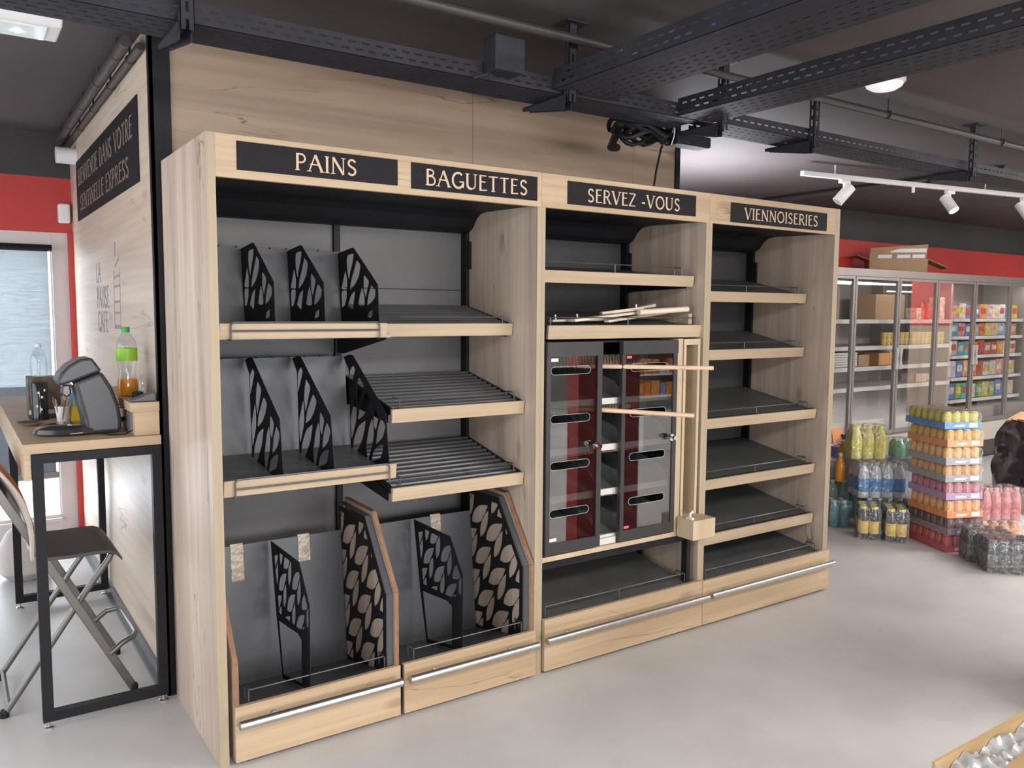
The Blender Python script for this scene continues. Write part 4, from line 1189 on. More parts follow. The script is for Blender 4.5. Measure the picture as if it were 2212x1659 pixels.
def spot(p, aim, label, lit):
    p = Vector(p)
    s = thing('track_spotlight', label, 'spotlight', p, 'spotlights on the white track')
    MB().box(p.x - 0.055, p.x + 0.055, p.y - 0.018, p.y + 0.018, p.z - 0.045, p.z - 0.018).build('adapter', white, s, bevel=0.004)
    MB().tube([(p.x, p.y, p.z - 0.045), (p.x, p.y, p.z - 0.10)], 0.011, 10).build('stem', white, s)
    a = Vector(aim).normalized()
    c = p + Vector((0, 0, -0.125))
    MB().tube([c - a * 0.075, c + a * 0.075], 0.042, 24).build('lamp_head', white, s, smooth=True)
    MB().tube([c + a * 0.0755, c + a * 0.078], 0.036, 24).build('lamp_face', plain('lamp_face_lit', (1, 1, 1, 1), 0.4, emis=((1, 0.88, 0.68, 1), 22)) if lit else plain('lamp_face_dull', (0.3, 0.3, 0.3, 1), 0.3), s)
    if lit:
        l = bpy.data.lights.new('spot_beam', 'SPOT'); l.energy = 60; l.color = (1, 0.86, 0.68); l.spot_size = math.radians(75); l.spot_blend = 0.6; l.shadow_soft_size = 0.03
        lo = bpy.data.objects.new('spot_beam', l); COL.objects.link(lo); lo.parent = s
        lo.location = Vector((0, 0, -0.125)) + a * 0.085
        lo.rotation_euler = a.to_track_quat('-Z', 'Y').to_euler()
    return s


spot((4.985, 1.033, 2.635), (-0.55, 0.35, -0.75), 'white track spotlight nearest the bread unit, pointing away', False)
spot((6.15, 0.848, 2.635), (-0.02, -0.52, -0.70), 'middle lit white track spotlight', True)
spot((7.10, 0.697, 2.635), (0.0, -0.50, -0.72), 'lit white track spotlight cut by the right edge of the picture', True)
tag(MB().tube([(5.75, 0.93, 2.618), (5.75, 0.93, 2.575)], 0.012, 10).build('sprinkler_head', white), 'tiny white fitting hanging under the middle of the light track', 'fitting')

# far luminaires, red column and a wall chiller on the other side of the shop (seen mirrored in the glass)
lum = plain('luminaire_glow', (1, 1, 1, 1), 0.4, emis=((1, 0.97, 0.93, 1), 9))
k = 0
for (a, b) in (((14.2, -4.0), (17.5, -4.3)), ((15.0, -5.6), (19.0, -4.9)), ((17.0, -6.3), (21.5, -5.6)), ((19.5, -4.6), (22.6, -5.2)), ((13.2, -4.6), (15.4, -5.4)), ((20.5, -6.6), (23.4, -6.3)), ((16.0, -7.2), (18.4, -7.6)), ((3.2, -6.5), (6, -6.5))):
    k += 1
    z_ = 2.22 + 0.045 * (k % 6)
    o = MB().bar((a[0], a[1], z_), (b[0], b[1], z_), 0.035, 0.03).build('linear_ceiling_light', lum)
    tag(o, 'linear ceiling light across the shop, seen only mirrored in the glass', 'ceiling light', 'linear lights across the shop')
tag(MB().box(2.80, 3.36, -1.64, -1.52, 0, CEIL).build('column', red_p), 'red wall end just outside the right edge, mirrored in the pastry case doors', 'column')
tag(MB().box(12.4, 13.3, -1.2, -0.5, 1.42, CEIL).mat(1).box(12.4, 13.3, -1.2, -0.5, 0, 1.42).build('column', [red_p, w_side]), 'column farther down the shop, red above and wooden below, mirrored in the fridge doors', 'column')
ch = thing('wall_chiller', 'white open chiller across the aisle, mirrored in the right pastry case door', 'chiller', (7, -4.4, 0))
MB().box(5.79, 8.4, -4.8, -4.72, 0, 2.0).box(5.79, 8.4, -4.72, -4.05, 0, 0.42).box(5.79, 8.4, -4.72, -4.1, 1.92, 2.0).build('body', white, ch)
zs = (0.62, 0.88, 1.14, 1.42)
for z in zs:
    MB().box(5.80, 8.4, -4.70, -4.25, z - 0.02, z).build('shelf', white, ch)
gcol = [(0.75, 0.25, 0.04, 1), (0.25, 0.32, 0.6, 1), (0.75, 0.32, 0.10, 1), (0.6, 0.08, 0.06, 1), (0.15, 0.45, 0.12, 1), (0.7, 0.65, 0.6, 1)]
gm = [plain('carton_print_%d' % i, c, 0.5, noise=0.35, nscale=18) for i, c in enumerate(gcol)]
gname = ('orange', 'blue', 'light orange', 'red', 'green', 'pale')
for kz, z in enumerate(zs):
    x = 5.84
    nn = 0
    while x < 7.6:
        gi = random.randrange(6); nn += 1
        w_ = random.uniform(0.10, 0.18)
        o = MB().box(x, x + w_ - 0.012, -4.5, -4.28, z, z + random.uniform(0.12, 0.18)).build('drink_carton', gm[gi])
        tag(o, '%s carton, %s from the column end on the %s shelf of the mirrored chiller' % (gname[gi], ('first', 'second', 'third', 'fourth', 'fifth', 'sixth', 'seventh', 'eighth', 'ninth', 'tenth', 'eleventh', 'twelfth', 'thirteenth', 'fourteenth', 'fifteenth', 'sixteenth', 'seventeenth', 'eighteenth')[nn - 1], ('lowest', 'second', 'third', 'top')[kz]), 'carton', 'cartons in the chiller across the aisle')
        x += w_

# ================================================================== COFFEE CORNER
CT = 1.100
ct = thing('coffee_counter', 'high wooden coffee counter on a black steel frame along the side wall', 'counter', (-0.27, 1.6, 0))
MB().box(-0.515, -0.036, 0.635, 2.62, 1.062, CT).build('counter_top', w_ctr, ct, bevel=0.001, seg=1)
MB().box(-0.512, -0.490, 0.640, 2.62, 0.962, 1.0615).build('apron', w_ctr, ct)
for (y, nm) in ((0.645, 'front'), (2.18, 'rear')):
    f = MB()
    f.box(-0.487, -0.450, y - 0.017, y + 0.020, 0.030, 1.060)
    f.box(-0.073, -0.038, y - 0.017, y + 0.020, 0.030, 1.060)
    f.box(-0.450, -0.073, y - 0.017, y + 0.020, 0.030, 0.066)
    f.box(-0.450, -0.073, y - 0.017, y + 0.020, 1.026, 1.060)
    lf = f.build('leg_frame', black, ct)
    for x in (-0.468, -0.056):
        MB().tube([(x, y, 0.006), (x, y, 0.032)], 0.006, 8).lathe([(0.018, 0), (0.018, 0.006), (0.012, 0.010)], (x, y, 0), 14).build('levelling_foot', steel, lf)
lg = thing('socket_ledge', 'raised wooden ledge with a power socket, against the wall on the coffee counter', 'ledge', (-0.09, 1.0, CT))
MB().box(-0.128, -0.037, 0.655, 1.45, CT + 0.001, 1.196).build('ledge_body', w_ctr, lg)
MB().box(-0.143, -0.037, 0.645, 1.45, 1.196, 1.233).build('ledge_top', w_ctr, lg, bevel=0.001, seg=1)
MB().box(-0.136, -0.128, 0.70, 0.80, 1.118, 1.19).build('socket_plate', plain('socket_grey', (0.14, 0.14, 0.15, 1), 0.4), lg)
# capsule coffee machine
dk = plain('machine_plastic', (0.036, 0.036, 0.041, 1), 0.35, noise=0.08)
dkg = plain('machine_gloss', (0.03, 0.03, 0.033, 1), 0.12)
cm = thing('coffee_machine', 'dark grey curved coffee machine leaning back over its oval drip base', 'coffee machine', (-0.27, 0.85, CT))
bs = MB()
def oval(cx, cy, rx, ry, z, n=28):
    return [Vector((cx + rx * math.cos(2 * PI * t / n), cy + ry * math.sin(2 * PI * t / n), z)) for t in range(n)]
rings = [oval(-0.325, 0.86, 0.125, 0.085, CT + 0.001), oval(-0.325, 0.86, 0.140, 0.098, CT + 0.010), oval(-0.322, 0.86, 0.135, 0.095, CT + 0.026), oval(-0.310, 0.86, 0.110, 0.078, CT + 0.040)]
i0 = 0
for r in rings: bs.v += r
n = 28
for a in range(3):
    for t in range(n):
        q = (t + 1) % n
        bs.f.append((a * n + t, a * n + q, (a + 1) * n + q, (a + 1) * n + t)); bs.fm.append(0)
bs.f.append(tuple(reversed(range(n)))); bs.fm.append(0)
bs.f.append(tuple(3 * n + t for t in range(n))); bs.fm.append(0)
bs.build('drip_base', dkg, cm, smooth=True)
body = [(-0.285, CT + 0.002), (-0.158, CT + 0.002), (-0.154, 1.150), (-0.163, 1.215), (-0.185, 1.285), (-0.222, 1.352), (-0.325, 1.312), (-0.308, 1.235), (-0.292, 1.165)]
MB().prism(body, 1, 0.775, 0.935).build('body', dk, cm, bevel=0.016, seg=3)
head = [(-0.222, 1.354), (-0.257, 1.408), (-0.300, 1.402), (-0.340, 1.378), (-0.368, 1.348), (-0.383, 1.318), (-0.372, 1.300), (-0.326, 1.314)]
MB().prism(head, 1, 0.768, 0.942).build('head', dk, cm, bevel=0.016, seg=3)
MB().prism([(-0.358, 1.300), (-0.330, 1.300), (-0.328, 1.262), (-0.345, 1.248), (-0.362, 1.262)], 1, 0.82, 0.89).build('spout', dkg, cm, bevel=0.006)
MB().bar((-0.352, 0.80, 1.335), (-0.325, 0.80, 1.302), 0.004, 0.004).build('chrome_strip', chrome, cm)
MB().tube([(-0.16, 0.85, 1.14), (-0.135, 0.84, 1.15), (-0.132, 0.79, 1.15)], 0.010, 8).tube([(-0.158, 0.80, 1.20), (-0.125, 0.76, 1.205), (-0.115, 0.735, 1.18), (-0.118, 0.72, 1.12), (-0.16, 0.69, 1.106), (-0.21, 0.70, 1.106), (-0.24, 0.76, 1.106)], 0.003, 6).build('power_cord', black, cm, smooth=True)
# things on the counter
bx = thing('cardboard_display_box', 'brown printed box standing behind the black canister on the coffee counter', 'box', (-0.36, 1.5, CT))
MB().box(-0.435, -0.300, 1.44, 1.56, CT + 0.001, CT + 0.188).build('carton', plain('brown_print', (0.10, 0.065, 0.05, 1), 0.5, noise=0.7, nscale=22), bx)
MB().box(-0.4355, -0.2995, 1.438, 1.44, CT + 0.02, CT + 0.04).build('label_strip', offw, bx)


def bottle_prof(h, r, waist=0.0, neck=0.014):
    return [(r * 0.85, 0.0), (r, 0.012), (r, h * 0.30), (r * (1 - waist), h * 0.44), (r, h * 0.56), (r, h * 0.66), (r * 0.80, h * 0.80), (r * 0.45, h * 0.90), (neck, h * 0.93), (neck, h * 0.97)]


wbt = thing('water_bottle', 'clear half-empty plastic water bottle standing on the brown printed box', 'bottle', (-0.385, 1.50, CT + 0.189))
MB().lathe([(0.034, 0), (0.036, 0.01), (0.036, 0.06), (0.033, 0.085), (0.022, 0.115), (0.014, 0.128), (0.013, 0.138)], (-0.385, 1.50, CT + 0.190), 18).build('bottle_body', pet, wbt, smooth=True)
MB().lathe([(0.0145, 0.134), (0.0145, 0.148)], (-0.385, 1.50, CT + 0.190), 14).build('bottle_cap', plain('clear_white_cap', (0.6, 0.62, 0.65, 1), 0.3), wbt)
cn = thing('canister', 'tall glossy black canister with small white marks, in front of the brown box', 'canister', (-0.395, 1.395, CT))
MB().lathe([(0.034, 0.001), (0.034, 0.165), (0.031, 0.170)], (-0.395, 1.395, CT), 22).build('canister_body', plain('canister_print', (0.014, 0.017, 0.020, 1), 0.12), cn, smooth=True)
mk = MB()
for (a, z) in ((-100, 0.12), (-78, 0.10), (-60, 0.13), (-112, 0.06), (-85, 0.045)):
    x, y = -0.395 + 0.0345 * math.cos(math.radians(a)), 1.395 + 0.0345 * math.sin(math.radians(a))
    mk.box(x - 0.004, x + 0.004, y - 0.0008, y + 0.0008, CT + z, CT + z + 0.010)
mk.build('white_marks', white, cn)
cp = thing('cup_of_stirrers', 'white paper cup full of wooden stirrers beside the coffee machine', 'cup', (-0.318, 1.27, CT))
MB().lathe([(0.022, 0.001), (0.030, 0.068), (0.0315, 0.070), (0.0315, 0.066)], (-0.318, 1.27, CT), 22, cap=False).lathe([(0.001, 0.002), (0.022, 0.002)], (-0.318, 1.27, CT), 22, cap=False).build('cup', white, cp, smooth=True)
sm = MB()
for k in range(16):
    a = k * 2.4; r = 0.004 + 0.0012 * k
    p = Vector((-0.318 + r * math.cos(a), 1.27 + r * math.sin(a), CT + 0.01)); q = p + Vector((0.025 * math.cos(a + 0.5), 0.02 * math.sin(a + 0.5), 0.088 + 0.006 * (k % 3)))
    sm.bar(p, q, 0.006, 0.0015)
sm.build('stirrers', plain('stirrer_wood', (0.30, 0.22, 0.16, 1), 0.7, noise=0.3), cp)
yb = thing('yellow_sachet_box', 'small yellow packet standing between the cup and the coffee machine', 'packet', (-0.265, 1.29, CT))
MB().hexa([(-0.287, 1.26, CT + 0.001), (-0.235, 1.26, CT + 0.001), (-0.235, 1.31, CT + 0.001), (-0.287, 1.31, CT + 0.001), (-0.282, 1.27, CT + 0.065), (-0.245, 1.27, CT + 0.065), (-0.245, 1.30, CT + 0.065), (-0.282, 1.30, CT + 0.065)]).build('packet', plain('yellow_pack', (0.75, 0.52, 0.02, 1), 0.4), yb)
MB().box(-0.275, -0.270, 1.272, 1.28, CT + 0.064, CT + 0.095).build('straw', plain('yellow_pack', (0.75, 0.52, 0.02, 1), 0.4), yb)
bb = tag(MB().box(-0.285, -0.235, 1.36, 1.40, CT + 0.001, CT + 0.115).build('blue_cup_stack', plain('blue_print', (0.12, 0.35, 0.62, 1), 0.4, noise=0.3, nscale=40), None, bevel=0.004), 'light blue packet behind the coffee machine', 'packet')
tr = tag(MB().lathe([(0.03, 0.001), (0.052, 0.014), (0.054, 0.017), (0.050, 0.015), (0.028, 0.004)], (-0.447, 1.20, CT), 24).build('metal_dish', steel, None, smooth=True), 'shallow metal dish at the left edge of the coffee counter', 'dish')
# orange drink bottle on the ledge
LT = 1.234
ob = thing('orange_drink_bottle', 'clear bottle one third full of orange drink, green cap and green label, on the ledge', 'bottle', (-0.102, 0.95, LT))
c = (-0.102, 0.95, LT)
MB().lathe([(0.036, 0.001), (0.042, 0.012), (0.042, 0.055), (0.036, 0.085), (0.033, 0.100), (0.040, 0.130), (0.042, 0.150), (0.042, 0.205), (0.036, 0.235), (0.018, 0.262), (0.013, 0.270), (0.013, 0.280)], c, 24).build('bottle_body', pet, ob, smooth=True)
MB().lathe([(0.034, 0.002), (0.040, 0.014), (0.040, 0.055), (0.037, 0.072)], c, 24).build('orange_drink', plain('orange_liquid', (0.85, 0.33, 0.02, 1), 0.2), ob, smooth=True)
MB().lathe([(0.0428, 0.148), (0.0428, 0.202)], c, 24, cap=False).build('bottle_label', plain('green_label', (0.30, 0.62, 0.04, 1), 0.4, noise=0.15), ob, smooth=True)
MB().lathe([(0.0160, 0.268), (0.0160, 0.290)], c, 18).build('bottle_cap', plain('green_cap', (0.02, 0.30, 0.05, 1), 0.4), ob, smooth=True)
tag(MB().lathe([(0.022, 0.001), (0.026, 0.05), (0.012, 0.085), (0.010, 0.095)], (-0.060, 0.86, LT), 16).build('clear_jar', pet, None, smooth=True), 'small empty clear bottle beside the orange drink', 'bottle')
tag(MB().hexa([(-0.140, 0.66, LT + 0.001), (-0.045, 0.66, LT + 0.001), (-0.045, 0.73, LT + 0.001), (-0.140, 0.73, LT + 0.001), (-0.135, 0.66, LT + 0.006), (-0.050, 0.66, LT + 0.036), (-0.050, 0.73, LT + 0.036), (-0.135, 0.73, LT + 0.006)]).build('grey_adapter', plain('grey_plastic', (0.12, 0.13, 0.14, 1), 0.4), None, bevel=0.003), 'grey wedge-shaped device lying on the end of the ledge', 'device')
tag(MB().box(-0.112, -0.075, 0.745, 0.80, LT + 0.001, LT + 0.030).build('black_plug', black, None, bevel=0.004), 'small black plug on the ledge in front of the orange drink', 'plug')
tag(MB().box(-0.155, -0.130, 1.40, 1.44, LT + 0.001, LT + 0.055).build('grey_holder', plain('grey_plastic', (0.12, 0.13, 0.14, 1), 0.4), None, bevel=0.003), 'small grey holder on the ledge behind the coffee machine', 'holder')

# folding bar stool
stl = plain('stool_tube', (0.16, 0.15, 0.14, 1), 0.35, metal=0.6, noise=0.06)
seatm = plain('stool_seat', (0.055, 0.050, 0.052, 1), 0.55, noise=0.08)
stool = thing('folding_bar_stool', 'folding metal bar stool with a dark seat, half under the coffee counter', 'stool', (-0.33, 1.03, 0))
YN, YF = 0.815, 1.250
for y in (YN, YF):
    MB().bar((-0.655, y, 1.02), (-0.140, y, 0.012), 0.012, 0.032, up=(1, 0, 0)).build('back_leg', stl, stool, bevel=0.003)
    yi = y + (0.02 if y < 1 else -0.02)
    MB().tube([(-0.598, yi, 0.02), (-0.300, yi, 0.455), (-0.215, yi, 0.570), (-0.205, yi, 0.592)], 0.0125, 10).build('front_leg', stl, stool, smooth=True)
    MB().lathe([(0.017, 0), (0.017, 0.02), (0.013, 0.03)], (-0.604, yi, 0.001), 10).build('rubber_foot', black, stool)
    MB().lathe([(0.015, 0), (0.015, 0.02), (0.010, 0.03)], (-0.137, y, 0.001), 10).build('rubber_foot', black, stool)
MB().tube([(-0.59, YN + 0.02, 0.035), (-0.59, YF - 0.02, 0.035)], 0.010, 8).build('cross_tube', stl, stool)
MB().tube([(-0.205, YN + 0.02, 0.585), (-0.205, YF - 0.02, 0.585)], 0.010, 8).build('cross_tube', stl, stool)
MB().tube([(-0.225, YN, 0.178), (-0.175, YN, 0.215), (-0.130, YN + 0.02, 0.225), (-0.115, YN + 0.06, 0.225), (-0.115, YF - 0.06, 0.225), (-0.130, YF - 0.02, 0.225), (-0.175, YF, 0.215), (-0.225, YF, 0.178)], 0.012, 10).build('footrest', stl, stool, smooth=True)
se = MB()
prof = [(-0.470, 0.632), (-0.440, 0.622), (-0.36, 0.618), (-0.26, 0.620), (-0.215, 0.618), (-0.190, 0.606), (-0.172, 0.585), (-0.168, 0.580)]
top = prof; bot = [(x, z - 0.014) for x, z in prof][::-1]
se.prism(top + bot, 1, YN - 0.012, YF + 0.012)
se.build('seat', seatm, stool, bevel=0.004)
MB().hexa([(-0.560, YN, 0.80), (-0.545, YN, 0.81), (-0.545, YF, 0.81), (-0.560, YF, 0.80), (-0.640, YN, 0.97), (-0.625, YN, 0.98), (-0.625, YF, 0.98), (-0.640, YF, 0.97)]).build('backrest', black, stool, bevel=0.006)
# striped garment over the backrest
gm_ = MB()
NU, NV = 15, 22
def gp(i, j):
    u = i / (NU - 1); v = j / (NV - 1)
    y = YN - 0.03 + (YF - YN + 0.04) * u
    if v < 0.18:
        a = v / 0.18; x = -0.690 + 0.055 * a; z = 0.82 + 0.20 * a
    else:
        a = (v - 0.18) / 0.82
        x = -0.635 + 0.150 * a + 0.045 * math.sin(PI * a); z = 1.02 - 0.40 * a
    x += 0.010 * math.sin(u * 17 + v * 4) ; z += 0.006 * math.sin(u * 11 + v * 3)
    return Vector((x, y, z))
grid = [[gp(i, j) for j in range(NV)] for i in range(NU)]
nrm_off = Vector((0.010, 0, 0.006))
for i in range(NU): gm_.v += grid[i]
for i in range(NU): gm_.v += [p + nrm_off for p in grid[i]]
NN = NU * NV
for i in range(NU - 1):
    mi = 1 if i in (3, 8) else (2 if i in (4, 9) else 0)
    for j in range(NV - 1):
        a = i * NV + j
        gm_.f.append((a, a + 1, a + NV + 1, a + NV)); gm_.fm.append(mi)
        gm_.f.append((NN + a, NN + a + NV, NN + a + NV + 1, NN + a + 1)); gm_.fm.append(mi)
for j in range(NV - 1):
    gm_.f.append((j, NN + j, NN + j + 1, j + 1)); gm_.fm.append(0)
    a = (NU - 1) * NV + j
    gm_.f.append((a, a + 1, NN + a + 1, NN + a)); gm_.fm.append(0)
go = gm_.build('striped_garment', [plain('beige_cloth', (0.50, 0.44, 0.38, 1), 0.9, noise=0.1), plain('orange_cloth', (0.55, 0.12, 0.05, 1), 0.9), plain('ochre_cloth', (0.60, 0.28, 0.10, 1), 0.9)], None, smooth=True)
tag(go, 'beige garment with orange stripes hung over the back of the bar stool', 'garment')
# far stool, mostly outside the frame
fs = dup(stool, (-0.86, 2.05, 0), 0.25, 'second folding bar stool farther back, cut by the left edge of the picture')
stool['group'] = 'folding bar stools'; fs['group'] = 'folding bar stools'
bag = MB().lathe([(0.10, 0.001), (0.13, 0.05), (0.13, 0.20), (0.11, 0.28), (0.06, 0.31), (0.002, 0.31)], (-0.40, 2.75, 0), 14)
for v in bag.v: v += Vector((0.012 * math.sin(v.z * 40 + v.x * 20), 0.012 * math.cos(v.z * 33), 0))
tag(bag.build('pale_bag', plain('pale_fabric', (0.55, 0.51, 0.49, 1), 0.9, noise=0.1, bump=0.5), None, smooth=True), 'pale bag on the floor below the window, behind the bar stool', 'bag')

# ================================================================== FRIDGES
fg = thing('glass_door_fridge', 'long grey fridge with five glass doors along the back wall', 'fridge', (7.8, 2.1, 0))
FX0, FX1, FY = 5.55, 10.1, 1.80
MB().box(FX0, FX1, 2.52, 2.56, 0.0, 2.02).box(FX0, FX1, FY + 0.03, 2.54, 1.965, 2.02).box(FX0, FX0 + 0.04, FY + 0.03, 2.54, 0, 2.0).box(FX1 - 0.04, FX1, FY + 0.03, 2.54, 0, 2.0).build('cabinet', plain('fridge_body', (0.36, 0.33, 0.31, 1), 0.5, noise=0.04), fg)
MB().box(FX0, FX1, FY - 0.02, FY + 0.10, 0.02, 0.20).build('kick_plate', plain('kick_dark', (0.05, 0.045, 0.042, 1), 0.5), fg)
MB().box(FX0, FX1, FY - 0.03, 2.5, 0.20, 0.40).box(FX0, FX1, FY + 0.06, 2.5, 0.40, 0.56).build('base_tray', plain('fridge_base', (0.42, 0.38, 0.35, 1), 0.5, noise=0.05), fg)
MB().box(FX0, FX1, FY - 0.02, FY + 0.06, 1.955, 2.025).build('top_trim', grey_f, fg)
shz = (1.545, 1.280, 1.075, 0.872)
for z in shz:
    so = MB().box(FX0 + 0.05, 8.42, 2.0, 2.50, z - 0.018, z - 0.004).build('shelf', plain('fridge_shelf', (0.45, 0.42, 0.40, 1), 0.5), fg)
    MB().box(FX0 + 0.05, 8.42, 1.965, 2.0, z - 0.04, z).build('shelf_front', offw, so)
pz = (1.555, 1.358, 1.142, 0.895, 0.645)  # added shelves standing in for shelving mirrored in the doors
for z in pz:
    so = MB().box(8.46, FX1 - 0.05, 2.0, 2.50, z - 0.018, z - 0.004).build('shelf', plain('fridge_shelf', (0.45, 0.42, 0.40, 1), 0.5), fg)
    MB().box(8.46, FX1 - 0.05, 1.97, 2.0, z - 0.035, z).build('shelf_front', white, so)
MB().box(8.425, 8.455, 2.0, 2.5, 0.56, 1.95).box(7.74, 7.76, 2.38, 2.52, 0.56, 1.95).box(6.95, 6.99, 2.40, 2.52, 0.56, 1.95).build('divider_post', plain('fridge_body', (0.36, 0.33, 0.31, 1), 0.5), fg)
edges = [5.58, 6.305, 7.035, 7.735, 8.495, 9.283, 10.07]
for i in range(6):
    a, b = edges[i], edges[i + 1]
    d = MB().box(a + 0.004, a + 0.034, FY - 0.03, FY, 0.42, 1.95).box(b - 0.034, b - 0.004, FY - 0.03, FY, 0.42, 1.95).box(a + 0.034, b - 0.034, FY - 0.03, FY, 1.925, 1.95).box(a + 0.034, b - 0.034, FY - 0.03, FY, 0.42, 0.455)
    d = d.build('door', grey_f, fg)
    MB().box(a + 0.034, b - 0.034, FY - 0.018, FY - 0.012, 0.455, 1.925).build('glass_pane', glass_f, d)
    hx = b - 0.03 if i % 2 == 1 else a + 0.03
    sgn = 1 if i % 2 == 1 else -1
    h = MB().prism([(hx - 0.022, 1.055), (hx + 0.022, 1.055), (hx + 0.030, 1.08), (hx + 0.012, 1.165), (hx + 0.030, 1.25), (hx + 0.022, 1.275), (hx - 0.022, 1.275), (hx - 0.016, 1.165)], 1, FY - 0.062, FY - 0.032)
    h.build('handle', plain('handle_grey', (0.34, 0.32, 0.31, 1), 0.4), d, bevel=0.008)


def boxm(x0, x1, y0, y1, z0, z1, m, name='carton', bev=0.0):
    return MB().box(x0, x1, y0, y1, z0, z1).build(name, m, None, bevel=bev)


tag(boxm(7.10, 7.62, 2.06, 2.35, 1.546, 1.80, card), 'large brown cardboard box on the top shelf of the fridge', 'box')
tag(boxm(7.15, 7.33, 2.03, 2.20, 1.076, 1.20, plain('orange_print', (0.68, 0.35, 0.13, 1), 0.5, noise=0.15)), 'small orange-brown carton on the third fridge shelf, left of its neighbour', 'carton')
tag(boxm(7.34, 7.44, 2.03, 2.20, 1.076, 1.205, plain('orange_print', (0.68, 0.35, 0.13, 1), 0.5)), 'narrow orange carton beside the white tub on the third fridge shelf', 'carton')
tag(MB().lathe([(0.055, 0), (0.075, 0.165), (0.08, 0.17)], (7.53, 2.2, 1.077), 20).build('white_tub', offw, None, smooth=True), 'white plastic tub on the third shelf of the fridge', 'tub')
tag(boxm(6.80, 6.98, 2.03, 2.20, 1.076, 1.19, card), 'brown carton left of the fridge door handles on the third shelf', 'carton')
for i in range(6):
    o = boxm(6.30, 6.76, 2.02, 2.40, 1.077 + i * 0.024, 1.077 + i * 0.024 + 0.021, offw, 'plastic_tray', 0.003)
    tag(o, 'cream tray, %s of the stack on the third fridge shelf' % ('bottom one', 'second from the bottom', 'third from the bottom', 'third from the top', 'second from the top', 'topmost')[i], 'tray', 'stacked cream trays in the fridge')
ym = plain('yellow_pot', (0.72, 0.55, 0.18, 1), 0.4, noise=0.2, nscale=30)
ygm = plain('green_pot', (0.30, 0.42, 0.12, 1), 0.4, noise=0.2, nscale=30)
ypot = None
for i in range(14):
    x = 7.24 + 0.082 * i if i < 6 else 7.80 + 0.078 * (i - 6)
    if x > 8.38: break
    for r in range(2):
        if ypot is None:
            ypot = MB().lathe([(0.026, 0.0), (0.034, 0.06), (0.035, 0.065)], (0, 0, 0), 14).build('dessert_pot', ym, None, smooth=True)
            o = ypot
        else:
            o = ypot.copy(); COL.objects.link(o)
        o.location = (x, 2.05, 1.281 + r * 0.066)
        nth = ('first', 'second', 'third', 'fourth', 'fifth', 'sixth', 'seventh', 'eighth', 'ninth', 'tenth', 'eleventh', 'twelfth', 'thirteenth', 'fourteenth')[i]
        tag(o, '%s yellow pot from the left, %s layer, on the second fridge shelf' % (nth, ('lower', 'upper')[r]), 'pot', 'yellow pots on the second fridge shelf')
for i in range(3):
    o = tag(boxm(7.86 + i * 0.11, 7.96 + i * 0.11, 2.03, 2.2, 0.873, 0.96, plain('beige_print', (0.55, 0.42, 0.34, 1), 0.5, noise=0.3, nscale=30)), ('left', 'middle', 'right')[i] + ' one of three beige packets on the lowest shelf of the fridge', 'packet', 'beige packets on the lowest fridge shelf')
cm2 = {'red': (0.55, 0.10, 0.07, 1), 'cream': (0.70, 0.60, 0.45, 1), 'pink': (0.62, 0.35, 0.38, 1), 'purple': (0.25, 0.17, 0.42, 1), 'teal': (0.10, 0.42, 0.45, 1), 'blue': (0.10, 0.22, 0.55, 1), 'orange': (0.72, 0.30, 0.06, 1), 'yellow': (0.70, 0.50, 0.08, 1), 'green': (0.22, 0.45, 0.12, 1), 'white': (0.66, 0.66, 0.66, 1), 'light blue': (0.30, 0.45, 0.65, 1), 'rust': (0.50, 0.16, 0.08, 1)}
cmats = {k_: plain('pack_' + k_.replace(' ', '_'), c_, 0.45, noise=0.45, nscale=25) for k_, c_ in cm2.items()}
# sauces on the top shelf beside the big box
x = 7.80
for i, cn_ in enumerate(('cream', 'red', 'red', 'pink', 'cream')):
    if cn_ == 'red' or cn_ == 'pink':
        o = MB().lathe([(0.035, 0), (0.035, 0.10), (0.014, 0.15), (0.012, 0.18)], (x + 0.05, 2.07, 1.546), 12).build('sauce_bottle', cmats[cn_], None, smooth=True)
        tag(o, '%s sauce bottle on the top fridge shelf, %s of the row' % (cn_, ('first', 'second', 'third', 'fourth', 'last')[i]), 'bottle')
    else:
        o = boxm(x, x + 0.10, 2.03, 2.15, 1.546, 1.546 + (0.24 if i else 0.12), cmats[cn_])
        tag(o, ('small' if i == 0 else 'tall') + ' cream carton on the top fridge shelf beside the sauce bottles', 'carton')
    x += 0.115
rows = [['pink', 'cream', 'purple', 'purple', 'orange', 'pink', 'cream', 'white', 'blue', 'yellow'],
        ['teal', 'pink', 'blue', 'light blue', 'orange', 'yellow', 'cream', 'light blue', 'light blue', 'orange'],
        ['white', 'teal', 'teal', 'orange', 'red', 'rust', 'red', 'orange', 'white', 'cream'],
        ['white', 'blue', 'orange', 'orange', 'rust', 'white', 'cream', 'pink', 'orange', 'cream'],
        ['blue', 'green', 'teal', 'white', 'green', 'yellow', 'green', 'blue', 'blue', 'cream']]
ordn = ('first', 'second', 'third', 'fourth', 'fifth', 'sixth', 'seventh', 'eighth', 'ninth', 'tenth')
shn = ('top', 'second', 'third', 'fourth', 'lowest')
